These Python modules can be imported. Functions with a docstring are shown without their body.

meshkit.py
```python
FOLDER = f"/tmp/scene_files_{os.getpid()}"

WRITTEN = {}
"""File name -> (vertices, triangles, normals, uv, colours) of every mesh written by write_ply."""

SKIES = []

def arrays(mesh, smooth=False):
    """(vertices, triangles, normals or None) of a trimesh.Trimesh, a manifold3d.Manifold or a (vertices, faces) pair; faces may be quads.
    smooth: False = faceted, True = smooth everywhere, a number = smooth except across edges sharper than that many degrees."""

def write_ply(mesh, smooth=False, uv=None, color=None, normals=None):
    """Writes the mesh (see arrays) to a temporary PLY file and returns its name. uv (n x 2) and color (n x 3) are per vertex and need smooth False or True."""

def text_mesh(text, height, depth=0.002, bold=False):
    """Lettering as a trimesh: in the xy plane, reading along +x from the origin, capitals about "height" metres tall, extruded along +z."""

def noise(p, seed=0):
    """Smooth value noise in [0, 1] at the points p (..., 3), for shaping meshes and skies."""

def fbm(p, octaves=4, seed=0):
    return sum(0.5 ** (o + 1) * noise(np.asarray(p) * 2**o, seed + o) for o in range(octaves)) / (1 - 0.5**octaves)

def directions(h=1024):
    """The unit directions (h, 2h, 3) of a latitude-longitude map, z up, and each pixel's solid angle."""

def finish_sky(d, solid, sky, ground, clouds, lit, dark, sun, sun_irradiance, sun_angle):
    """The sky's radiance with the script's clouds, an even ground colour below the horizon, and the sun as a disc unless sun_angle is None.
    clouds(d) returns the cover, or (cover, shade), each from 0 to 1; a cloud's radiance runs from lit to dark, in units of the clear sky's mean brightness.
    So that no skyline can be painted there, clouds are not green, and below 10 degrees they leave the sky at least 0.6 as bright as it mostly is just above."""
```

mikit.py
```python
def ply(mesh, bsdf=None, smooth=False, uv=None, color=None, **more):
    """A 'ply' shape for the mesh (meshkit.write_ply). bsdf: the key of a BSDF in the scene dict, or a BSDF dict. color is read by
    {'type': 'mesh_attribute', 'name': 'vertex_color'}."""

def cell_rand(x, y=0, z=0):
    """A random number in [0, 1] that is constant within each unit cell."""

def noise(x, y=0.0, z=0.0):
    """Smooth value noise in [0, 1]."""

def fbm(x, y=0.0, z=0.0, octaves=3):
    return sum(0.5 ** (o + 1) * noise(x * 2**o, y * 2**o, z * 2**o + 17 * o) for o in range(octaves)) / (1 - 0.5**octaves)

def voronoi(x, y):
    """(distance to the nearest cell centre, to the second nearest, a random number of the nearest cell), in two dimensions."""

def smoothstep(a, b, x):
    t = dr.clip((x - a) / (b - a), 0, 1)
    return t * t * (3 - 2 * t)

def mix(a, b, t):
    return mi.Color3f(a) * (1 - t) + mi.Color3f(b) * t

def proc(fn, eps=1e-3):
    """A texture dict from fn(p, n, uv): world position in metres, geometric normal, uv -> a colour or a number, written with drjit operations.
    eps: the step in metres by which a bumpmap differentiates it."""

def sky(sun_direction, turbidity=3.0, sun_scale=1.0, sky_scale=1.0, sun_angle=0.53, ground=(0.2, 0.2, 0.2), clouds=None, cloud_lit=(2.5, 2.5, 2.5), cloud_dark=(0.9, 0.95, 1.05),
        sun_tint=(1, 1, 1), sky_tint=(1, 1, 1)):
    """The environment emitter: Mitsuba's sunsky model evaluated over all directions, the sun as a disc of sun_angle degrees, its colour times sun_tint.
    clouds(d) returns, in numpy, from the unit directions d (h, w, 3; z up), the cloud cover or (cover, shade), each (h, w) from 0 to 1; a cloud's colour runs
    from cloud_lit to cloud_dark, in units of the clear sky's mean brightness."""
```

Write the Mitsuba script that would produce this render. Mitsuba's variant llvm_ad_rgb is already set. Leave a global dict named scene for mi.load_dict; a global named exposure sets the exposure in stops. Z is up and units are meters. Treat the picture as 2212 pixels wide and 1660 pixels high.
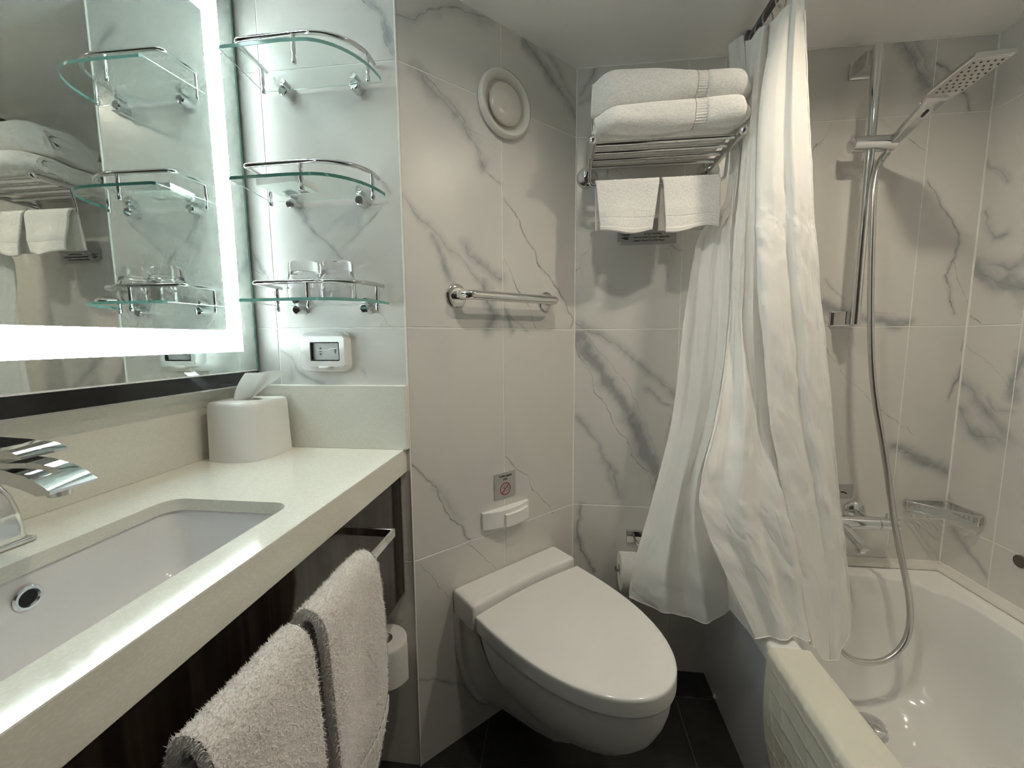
import math, random
import numpy as np
import trimesh
import manifold3d as m3d
import shapely.geometry as sg
import shapely.affinity as sa
import drjit as dr
import mitsuba as mi
import mikit, meshkit
from scipy.interpolate import PchipInterpolator, CubicSpline
from mikit import ply, proc, noise, fbm, smoothstep, mix

# ------------------------------------------------------------------ camera, lights, exposure
CAM = np.array([0.0, 0.0, 1.1647])
T = mi.ScalarTransform4f
scene, labels = {'type': 'scene'}, {}
YAW, PITCH, ROLL, FOCAL = math.radians(6.871), math.radians(-6.303), math.radians(-0.368), 876.7
_F = np.array([-math.sin(YAW) * math.cos(PITCH), math.cos(YAW) * math.cos(PITCH), math.sin(PITCH)])
_R = np.array([math.cos(YAW), math.sin(YAW), 0.0])
_U = np.cross(_R, _F)
_UP = -math.sin(ROLL) * _R + math.cos(ROLL) * _U
scene['camera'] = {'type': 'perspective', 'fov_axis': 'x', 'fov': 2 * math.degrees(math.atan(1106 / FOCAL)), 'near_clip': 0.02, 'far_clip': 30.0,
                   'to_world': T().look_at(origin=CAM.tolist(), target=(CAM + _F).tolist(), up=_UP.tolist())}
exposure = 0.16
MIRROR_LIGHT = [9.2 * k for k in (0.84, 1.0, 0.985)]          # frosted band round the mirror
DOWNLIGHTS = [  # x, y, radiance: the recessed ceiling lamps (all beyond the top of the frame)
    (0.70, 0.72, [400 * k for k in (1.0, 0.88, 0.70)]),
    (0.10, 0.55, [300 * k for k in (1.0, 0.90, 0.755)]),
    (0.10, -0.45, [22 * k for k in (1.0, 0.90, 0.755)]),
]

# ------------------------------------------------------------------ the room (metres)
V, B, R, ML = 0.9562, 1.3698, 1.1971, -0.83     # end wall, back wall, right wall, left wall
MX = -0.7663                                     # mirror face
PX, QX = -0.3725, 0.0443                         # the two ends of the slanted wall
J, ZC, YF = 1.1951, 1.9962, -0.85                # tile joint at eye level, ceiling, front wall
D3 = np.array([QX - PX, B - V, 0.0]); L3 = float(np.linalg.norm(D3)); D3 /= L3

def frame(origin, xaxis):
    m = np.eye(4); x = np.array([xaxis[0], xaxis[1], 0.0]); x /= np.linalg.norm(x)
    m[:3, 0] = x; m[:3, 1] = [-x[1], x[0], 0]; m[:3, 3] = origin
    return m
F_END, F_BACK = frame((0, V, 0), (1, 0)), frame((0, B, 0), (1, 0))          # in each: x along the wall, y into it, z up
F_ANG, F_RIGHT, F_LEFT = frame((PX, V, 0), D3[:2]), frame((R, 0, 0), (0, -1)), frame((ML, 0, 0), (0, 1))
ID = np.eye(4)

# ------------------------------------------------------------------ helpers
def at(mesh, m):
    if isinstance(mesh, tuple):
        mesh = trimesh.Trimesh(mesh[0], mesh[1], process=False)
    mesh = mesh.copy(); mesh.apply_transform(np.asarray(m)); return mesh

def mv(mesh, x=0, y=0, z=0):
    mesh = mesh.copy(); mesh.apply_translation((x, y, z)); return mesh

def rot(mesh, deg, axis, point=(0, 0, 0)):
    mesh = mesh.copy(); mesh.apply_transform(trimesh.transformations.rotation_matrix(math.radians(deg), axis, point)); return mesh

def cat(*ms):
    return trimesh.util.concatenate([m for m in ms])

def key_for(name):
    if name not in scene and not any(k.startswith(name + '__') for k in scene):
        return name
    i = 1
    while f'{name}_{i:03d}' in scene or any(k.startswith(f'{name}_{i:03d}__') for k in scene):
        i += 1
    return f'{name}_{i:03d}'

def thing(name, label, cat_, group=None, kind=None):
    k = key_for(name)
    labels[k] = {'label': label, 'category': cat_}
    if group: labels[k]['group'] = group
    if kind: labels[k]['kind'] = kind
    return k

def part(parent, name, mesh, mat, m=ID, smooth=30, label=None, kind=None, **kw):
    base = f'{parent}__{name}'; k = base; i = 0
    while k in scene:
        i += 1; k = f'{base}_{i:03d}'
    scene[k] = ply(at(mesh, m), mat, smooth=smooth, **kw)
    if label or kind:
        labels[k] = {}
        if label: labels[k]['label'] = label
        if kind: labels[k]['kind'] = kind
    return k

def solo(name, label, cat_, mesh, mat, m=ID, smooth=30, group=None, kind=None, **kw):
    k = key_for(name)
    scene[k] = ply(at(mesh, m), mat, smooth=smooth, **kw)
    labels[k] = {'label': label, 'category': cat_}
    if group: labels[k]['group'] = group
    if kind: labels[k]['kind'] = kind
    return k

def box(x0, x1, y0, y1, z0, z1):
    return mv(trimesh.creation.box((x1 - x0, y1 - y0, z1 - z0)), (x0 + x1) / 2, (y0 + y1) / 2, (z0 + z1) / 2)

def tm(man):
    mm = man.to_mesh()
    return trimesh.Trimesh(np.array(mm.vert_properties[:, :3]), np.array(mm.tri_verts), process=False)

def man(mesh):
    mesh = trimesh.Trimesh(mesh.vertices, mesh.faces, process=True)
    if mesh.volume < 0: mesh.invert()
    return m3d.Manifold(m3d.Mesh(np.asarray(mesh.vertices, np.float32), np.asarray(mesh.faces, np.uint32)))

def hull(points, r, seg=16):
    s = m3d.Manifold.sphere(r, seg)
    return tm(m3d.Manifold.batch_hull([s.translate([float(c) for c in p]) for p in points]))

def rbox(x0, x1, y0, y1, z0, z1, r=.003, seg=16):
    return hull([(x, y, z) for x in (x0 + r, x1 - r) for y in (y0 + r, y1 - r) for z in (z0 + r, z1 - r)], r, seg)

def cyl(p0, p1, r, n=28, bevel=0.0):
    p0, p1 = np.array(p0, float), np.array(p1, float); L = np.linalg.norm(p1 - p0); b = bevel
    prof = [(r - b, 0), (r, b), (r, L - b), (r - b, L)] if b else [(r, 0), (r, L)]
    me = lathe(prof, n); z = (p1 - p0) / L
    me.apply_transform(trimesh.geometry.align_vectors((0, 0, 1), z)); me.apply_translation(p0)
    return me

def lathe(prof, n=40, closed=True):
    """prof: (r, z) from bottom to top; poles added at both ends when closed."""
    prof = [tuple(p) for p in prof]; a = np.arange(n) * 2 * np.pi / n
    v, f = [], []
    for r, z in prof: v += [(r * math.cos(t), r * math.sin(t), z) for t in a]
    for i in range(len(prof) - 1):
        for k in range(n):
            p, q = i * n + k, i * n + (k + 1) % n
            f += [(p, q, q + n), (p, q + n, p + n)]
    if closed:
        v += [(0, 0, prof[0][1]), (0, 0, prof[-1][1])]; c0, c1 = len(v) - 2, len(v) - 1; t = (len(prof) - 1) * n
        for k in range(n): f += [(c0, (k + 1) % n, k), (c1, t + k, t + (k + 1) % n)]
    return trimesh.Trimesh(v, f, process=False)

def loft(rings, cap0=True, cap1=True):
    rings = [np.asarray(r, float) for r in rings]; n = len(rings[0]); v = np.vstack(rings); f = []
    for i in range(len(rings) - 1):
        for k in range(n):
            p, q = i * n + k, i * n + (k + 1) % n
            f += [(p, q, q + n), (p, q + n, p + n)]
    if cap0:
        v = np.vstack([v, rings[0].mean(0)]); c = len(v) - 1; f += [(c, (k + 1) % n, k) for k in range(n)]
    if cap1:
        v = np.vstack([v, rings[-1].mean(0)]); c = len(v) - 1; t = (len(rings) - 1) * n; f += [(c, t + k, t + (k + 1) % n) for k in range(n)]
    me = trimesh.Trimesh(v, f, process=False)
    if cap0 and cap1 and me.volume < 0: me.invert()
    return me

def tube(path, r, n=12, closed=False):
    p = np.asarray(path, float); N = len(p); r = np.broadcast_to(r, (N,))
    t = np.gradient(p, axis=0) if not closed else np.roll(p, -1, 0) - np.roll(p, 1, 0)
    t /= np.linalg.norm(t, axis=1, keepdims=True)
    u = np.cross(t[0], [0.3, 0.2, 0.9]); u /= np.linalg.norm(u); rings = []; a = np.arange(n) * 2 * np.pi / n
    for i in range(N):
        u = u - t[i] * np.dot(u, t[i]); u /= np.linalg.norm(u); w = np.cross(t[i], u)
        rings.append(p[i] + r[i] * (np.cos(a)[:, None] * u + np.sin(a)[:, None] * w))
    if closed: return loft(rings + [rings[0]], False, False)
    return loft(rings)

def spline(pts, n=80, k=None):
    pts = np.asarray(pts, float); d = np.r_[0, np.cumsum(np.linalg.norm(np.diff(pts, axis=0), axis=1))]
    return CubicSpline(d, pts)(np.linspace(0, d[-1], n))

def fillet(pts, rad, n=8):
    pts = [np.array(p, float) for p in pts]; out = [pts[0]]
    for a, b, c in zip(pts, pts[1:], pts[2:]):
        u, w = (a - b), (c - b); lu, lw = np.linalg.norm(u), np.linalg.norm(w); u /= lu; w /= lw
        th = math.acos(np.clip(u @ w, -1, 1)); d = min(rad / math.tan(th / 2), lu * .49, lw * .49); rr = d * math.tan(th / 2)
        o = b + (u + w) / np.linalg.norm(u + w) * rr / math.sin(th / 2)
        s, e = b + u * d - o, b + w * d - o; ang = math.acos(np.clip(s @ e / rr / rr, -1, 1))
        for i in range(n + 1):
            q = i / n; out.append(o + (math.sin((1 - q) * ang) * s + math.sin(q * ang) * e) / math.sin(ang))
    return np.array(out + [pts[-1]])

def rrect(w, h, r, n=6, cx=0, cy=0):
    """rounded rectangle, anticlockwise, 4*(n+1) points"""
    out = []
    for sx, sy, a0 in ((1, 1, 0), (-1, 1, 90), (-1, -1, 180), (1, -1, 270)):
        for i in range(n + 1):
            a = math.radians(a0 + 90 * i / n); out.append((cx + sx * (w / 2 - r) + r * math.cos(a), cy + sy * (h / 2 - r) + r * math.sin(a)))
    return np.array(out)

def plate(outline, y0, y1, bevel=.001):
    """outline in (x, z) of a wall frame, standing from y1 (back) to y0 (front, smaller y); front edge bevelled by shrinking towards the centroid"""
    o = np.asarray(outline, float); p = sg.Polygon(o)
    c = np.array(p.centroid.coords[0]); ext = np.abs(o - c).max(0); s = 1 - bevel / ext
    ring = lambda q, y: np.c_[q[:, 0], np.full(len(q), y), q[:, 1]]
    return loft([ring(o, y1), ring(o, y0 + bevel), ring(c + (o - c) * s, y0)])

def prism(poly, h, z0=0.0):
    """extrude a shapely polygon in (x, y) up z"""
    me = trimesh.creation.extrude_polygon(poly, h, engine='earcut'); me.apply_translation((0, 0, z0)); return me

def wallprism(poly, y0, y1):
    """polygon in (x, z) of a wall frame extruded between y0 < y1"""
    me = trimesh.util.concatenate([trimesh.creation.extrude_polygon(g, y1 - y0, engine='earcut') for g in getattr(poly, 'geoms', [poly])])
    me.apply_transform(np.array([[1, 0, 0, 0], [0, 0, -1, y1], [0, 1, 0, 0], [0, 0, 0, 1.0]])); return me

def text_on(text, height, x, z, y=-.0006, center=False, depth=.0004, bold=False):
    me = meshkit.text_mesh(text, height, depth, bold)
    w = me.bounds[1][0]
    me.apply_transform(np.array([[1, 0, 0, x - (w / 2 if center else 0)], [0, 0, -1, y], [0, 1, 0, z], [0, 0, 0, 1.0]])); return me

def sheet(grid, th, bump=0.0, freq=300.0, seed=0):
    """closed cloth from a grid (nu, nv, 3)"""
    g = np.asarray(grid, float); nu, nv, _ = g.shape
    nn = np.cross(np.gradient(g, axis=0), np.gradient(g, axis=1)); nn /= np.maximum(np.linalg.norm(nn, axis=2, keepdims=True), 1e-12)
    th = np.broadcast_to(th, (nu, nv))[..., None]
    d = (lambda s: (bump * (meshkit.noise(g * freq, seed + s) - .5))[..., None]) if bump else (lambda s: 0)
    a, b = g + nn * (th / 2 + d(1)), g - nn * (th / 2 + d(2))
    v = np.vstack([a.reshape(-1, 3), b.reshape(-1, 3)]); n = nu * nv; f = []
    i, k = np.meshgrid(np.arange(nu - 1), np.arange(nv - 1), indexing='ij'); p = (i * nv + k).ravel()
    f.append(np.c_[p, p + nv, p + nv + 1]); f.append(np.c_[p, p + nv + 1, p + 1])
    f.append(n + np.c_[p, p + nv + 1, p + nv]); f.append(n + np.c_[p, p + 1, p + nv + 1])
    edge = [r * nv for r in range(nu)] + [(nu - 1) * nv + c for c in range(1, nv)] + [r * nv + nv - 1 for r in range(nu - 2, -1, -1)] + [c for c in range(nv - 2, 0, -1)]
    e = np.array(edge); e2 = np.roll(e, -1)
    f.append(np.c_[e, n + e, n + e2]); f.append(np.c_[e, n + e2, e2])
    me = trimesh.Trimesh(v, np.vstack(f), process=False)
    if me.volume < 0: me.invert()
    return me

def resample(path, n):
    p = np.asarray(path, float); d = np.r_[0, np.cumsum(np.linalg.norm(np.diff(p, axis=0), axis=1))]; s = np.linspace(0, d[-1], n)
    return np.stack([np.interp(s, d, p[:, k]) for k in range(p.shape[1])], 1)

# ------------------------------------------------------------------ materials
VEINS = {
    'end': [
        ([(-0.447, 1.926), (-0.428, 1.905), (-0.412, 1.886), (-0.403, 1.864), (-0.397, 1.841), (-0.391, 1.823), (-0.386, 1.799)], 3, 0.45, 0, 0),
        ([(-0.432, 1.924), (-0.411, 1.897), (-0.395, 1.872), (-0.387, 1.838), (-0.382, 1.803)], 5, 0.12, 20, 0.38),
        ([(-0.418, 1.912), (-0.407, 1.883), (-0.38, 1.859), (-0.377, 1.837)], 2.2, 0.4, 0, 0),
        ([(-0.643, 1.495), (-0.629, 1.463), (-0.6, 1.437), (-0.567, 1.404), (-0.545, 1.376), (-0.525, 1.357)], 3, 0.4, 9, 0.2),
        ([(-0.634, 1.499), (-0.623, 1.465)], 4, 0.1, 14, 0.25),
        ([(-0.616, 1.489), (-0.623, 1.464)], 2, 0.3, 0, 0),
        ([(-0.758, 1.375), (-0.738, 1.344), (-0.721, 1.308)], 2.5, 0.4, 14, 0.3),
        ([(-0.763, 1.343), (-0.739, 1.333)], 2, 0.35, 0, 0),
        ([(-0.705, 1.136), (-0.684, 1.115), (-0.671, 1.094), (-0.646, 1.078), (-0.622, 1.065), (-0.598, 1.054)], 2.6, 0.4, 12, 0.28),
        ([(-0.685, 1.099), (-0.684, 1.07)], 3, 0.1, 14, 0.2),
        ([(-0.449, 1.245), (-0.429, 1.222), (-0.406, 1.193)], 2.6, 0.3, 0, 0),
        ([(-0.495, 1.087), (-0.482, 1.076)], 2.6, 0.15, 10, 0.2),
    ],
    'angled': [
        ([(0.005, 1.883), (0.037, 1.897), (0.063, 1.915), (0.116, 1.951), (0.155, 1.97), (0.195, 1.981), (0.219, 1.982), (0.257, 1.993)], 4, 0.55, 22, 0.25),
        ([(0.048, 1.791), (0.078, 1.771), (0.115, 1.748), (0.154, 1.723), (0.18, 1.697), (0.207, 1.663), (0.23, 1.629)], 4, 0.22, 30, 0.34),
        ([(0.071, 1.791), (0.105, 1.776), (0.132, 1.753), (0.16, 1.734), (0.178, 1.715)], 2.5, 0.6, 0, 0),
        ([(0.18, 1.695), (0.201, 1.669), (0.229, 1.649)], 2.5, 0.6, 0, 0),
        ([(0.18, 1.702), (0.239, 1.694), (0.292, 1.677)], 2, 0.3, 0, 0),
        ([(0.235, 1.622), (0.257, 1.605), (0.291, 1.588)], 2.5, 0.45, 10, 0.2),
        ([(0.379, 1.991), (0.424, 1.968), (0.471, 1.937), (0.52, 1.904), (0.587, 1.854)], 3, 0.5, 30, 0.42),
        ([(0.462, 1.996), (0.503, 1.971), (0.537, 1.927), (0.582, 1.89)], 2.5, 0.4, 20, 0.25),
        ([(0.529, 1.873), (0.561, 1.802)], 2, 0.35, 0, 0),
        ([(0.297, 1.552), (0.34, 1.523), (0.377, 1.462), (0.424, 1.398), (0.474, 1.352), (0.517, 1.316), (0.578, 1.229), (0.569, 1.196)], 3.2, 0.75, 8, 0.15),
        ([(0.01, 1.498), (0.047, 1.461), (0.089, 1.425), (0.123, 1.393), (0.182, 1.351), (0.226, 1.313), (0.266, 1.271)], 3, 0.28, 16, 0.22),
        ([(0.081, 1.414), (0.105, 1.368), (0.121, 1.31)], 8, 0.15, 20, 0.35),
        ([(0.171, 1.412), (0.177, 1.389), (0.221, 1.371), (0.247, 1.355), (0.289, 1.333)], 2.5, 0.4, 26, 0.3),
        ([(0.296, 1.395), (0.324, 1.348), (0.353, 1.305), (0.392, 1.248), (0.416, 1.195)], 3, 0.7, 0, 0),
        ([(0.233, 1.313), (0.259, 1.238), (0.241, 1.19)], 4, 0.35, 26, 0.4),
        ([(0.301, 1.251), (0.323, 1.194)], 6, 0.3, 18, 0.35),
        ([(0.316, 1.234), (0.376, 1.194)], 2.5, 0.4, 10, 0.2),
        ([(0.002, 0.854), (0.029, 0.823), (0.061, 0.777), (0.082, 0.726), (0.111, 0.673), (0.138, 0.649), (0.167, 0.598)], 3, 0.7, 8, 0.2),
        ([(0.066, 0.767), (0.106, 0.725), (0.129, 0.668)], 3, 0.12, 22, 0.2),
        ([(0.16, 0.593), (0.197, 0.554), (0.231, 0.512), (0.256, 0.485)], 2.8, 0.6, 0, 0),
        ([(0.296, 0.811), (0.375, 0.746), (0.407, 0.691), (0.457, 0.626), (0.497, 0.594)], 2.8, 0.65, 0, 0),
        ([(0.016, 0.589), (0.053, 0.531), (0.096, 0.458)], 2.5, 0.55, 0, 0),
        ([(0.005, 0.261), (0.027, 0.239), (0.068, 0.222), (0.111, 0.186), (0.162, 0.143)], 3, 0.4, 10, 0.2),
    ],
    'back': [
        ([(0.058, 1.176), (0.136, 1.053), (0.205, 0.953), (0.269, 0.82), (0.333, 0.687)], 6, 0.15, 34, 0.6),
        ([(0.048, 1.156), (0.106, 1.014), (0.184, 0.882), (0.263, 0.749), (0.323, 0.683)], 3, 0.5, 0, 0),
        ([(0.076, 1.183), (0.165, 1.076), (0.239, 0.992), (0.287, 0.86), (0.331, 0.751)], 2.5, 0.3, 0, 0),
        ([(0.043, 1.214), (0.133, 1.18), (0.209, 1.119), (0.284, 1.053), (0.367, 0.982)], 2.5, 0.4, 22, 0.28),
        ([(0.286, 1.0), (0.324, 0.954), (0.361, 0.939)], 2, 0.3, 14, 0.25),
        ([(0.054, 0.903), (0.116, 0.833), (0.153, 0.745), (0.177, 0.665)], 2.5, 0.22, 18, 0.28),
        ([(0.154, 0.745), (0.18, 0.711), (0.188, 0.676), (0.194, 0.632)], 5, 0.4, 24, 0.35),
        ([(0.075, 0.595), (0.072, 0.551), (0.063, 0.502), (0.066, 0.472), (0.08, 0.426), (0.103, 0.39), (0.114, 0.36)], 4, 0.55, 16, 0.35),
        ([(0.114, 1.521), (0.093, 1.504), (0.088, 1.478), (0.082, 1.449), (0.069, 1.423), (0.051, 1.38)], 2.5, 0.5, 0, 0),
        ([(0.082, 1.446), (0.064, 1.434), (0.051, 1.422)], 2, 0.4, 0, 0),
        ([(0.325, 1.45), (0.343, 1.44), (0.344, 1.422)], 2, 0.4, 0, 0),
        ([(0.347, 1.451), (0.372, 1.439)], 2.2, 0.45, 10, 0.2),
        ([(0.338, 1.37), (0.335, 1.351)], 3, 0.45, 0, 0),
        ([(0.334, 1.309), (0.338, 1.298)], 3, 0.3, 0, 0),
        ([(0.145, 1.706), (0.148, 1.682), (0.14, 1.67)], 2.5, 0.4, 8, 0.2),
        ([(0.165, 1.696), (0.189, 1.674)], 2.5, 0.45, 0, 0),
        ([(0.106, 1.99), (0.081, 1.944), (0.051, 1.915)], 3, 0.5, 16, 0.3),
        ([(0.051, 1.891), (0.082, 1.898), (0.099, 1.936)], 3, 0.2, 18, 0.3),
        ([(0.358, 0.908), (0.348, 0.815)], 2, 0.2, 10, 0.2),
        ([(0.956, 1.993), (0.986, 1.942), (1.01, 1.899), (1.03, 1.867)], 4, 0.5, 34, 0.45),
        ([(0.986, 1.991), (1.015, 1.945), (1.035, 1.897)], 3, 0.25, 26, 0.3),
        ([(1.052, 1.927), (1.084, 1.899), (1.124, 1.839), (1.145, 1.799)], 4, 0.55, 12, 0.25),
        ([(0.779, 1.792), (0.764, 1.758), (0.744, 1.713)], 2.5, 0.5, 0, 0),
        ([(0.903, 1.795), (0.947, 1.757)], 2, 0.25, 0, 0),
        ([(0.974, 1.734), (1.012, 1.713), (1.042, 1.69)], 3, 0.55, 0, 0),
        ([(1.05, 1.607), (1.094, 1.545), (1.135, 1.491), (1.15, 1.441), (1.145, 1.392), (1.124, 1.345), (1.139, 1.293), (1.162, 1.224)], 3.4, 0.65, 10, 0.2),
        ([(1.145, 1.389), (1.153, 1.338), (1.172, 1.298), (1.194, 1.267)], 2.6, 0.5, 0, 0),
        ([(0.793, 1.347), (0.82, 1.32), (0.851, 1.283)], 2.5, 0.3, 8, 0.12),
        ([(0.792, 1.267), (0.831, 1.253), (0.886, 1.225), (0.94, 1.216), (1.009, 1.202), (1.042, 1.201)], 3, 0.2, 24, 0.5),
        ([(0.938, 1.241), (0.963, 1.234), (0.987, 1.234), (1.011, 1.212), (1.042, 1.203)], 2.4, 0.4, 0, 0),
        ([(0.798, 1.223), (0.825, 1.206)], 2.4, 0.5, 0, 0),
        ([(0.818, 1.137), (0.85, 1.079), (0.879, 1.037), (0.919, 1.006), (0.954, 0.975), (0.994, 0.942), (1.042, 0.899)], 2.6, 0.5, 0, 0),
        ([(1.045, 0.892), (1.073, 0.893), (1.086, 0.868)], 2.6, 0.45, 0, 0),
        ([(1.041, 0.826), (1.078, 0.805), (1.13, 0.781), (1.187, 0.749)], 4, 0.25, 30, 0.5),
        ([(1.043, 0.804), (1.095, 0.799), (1.145, 0.766), (1.193, 0.74)], 2.5, 0.4, 0, 0),
        ([(1.185, 1.149), (1.194, 1.124)], 3.5, 0.5, 0, 0),
        ([(1.194, 1.067), (1.181, 1.013), (1.169, 0.972)], 3.5, 0.5, 12, 0.3),
    ],
    'right': [
        ([(1.365, 1.661), (1.34, 1.625), (1.304, 1.581)], 3, 0.2, 14, 0.25),
        ([(1.36, 1.511), (1.343, 1.474), (1.313, 1.44), (1.288, 1.441)], 3.5, 0.35, 18, 0.3),
        ([(1.366, 1.366), (1.324, 1.331), (1.292, 1.311), (1.27, 1.314), (1.249, 1.297), (1.226, 1.28)], 4, 0.35, 40, 0.5),
        ([(1.355, 1.38), (1.307, 1.359), (1.277, 1.348), (1.237, 1.355)], 3, 0.25, 30, 0.35),
        ([(1.367, 1.221), (1.336, 1.198)], 3, 0.6, 0, 0),
        ([(1.367, 1.139), (1.323, 1.109), (1.283, 1.081), (1.228, 1.028)], 2.5, 0.3, 0, 0),
        ([(1.369, 1.025), (1.329, 1.0), (1.307, 0.974), (1.272, 0.938), (1.229, 0.891)], 4, 0.2, 34, 0.4),
        ([(1.363, 0.944), (1.33, 0.893), (1.28, 0.879), (1.235, 0.877)], 4, 0.3, 36, 0.4),
        ([(1.281, 0.99), (1.263, 0.962), (1.229, 0.962)], 4, 0.3, 20, 0.3),
        ([(1.212, 1.109), (1.224, 1.07), (1.221, 0.999)], 4, 0.3, 24, 0.4),
        ([(1.372, 0.689), (1.353, 0.671)], 3, 0.35, 12, 0.25),
        ([(1.332, 0.57), (1.287, 0.539), (1.257, 0.512), (1.229, 0.492)], 3, 0.3, 16, 0.3),
    ],
}

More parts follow.
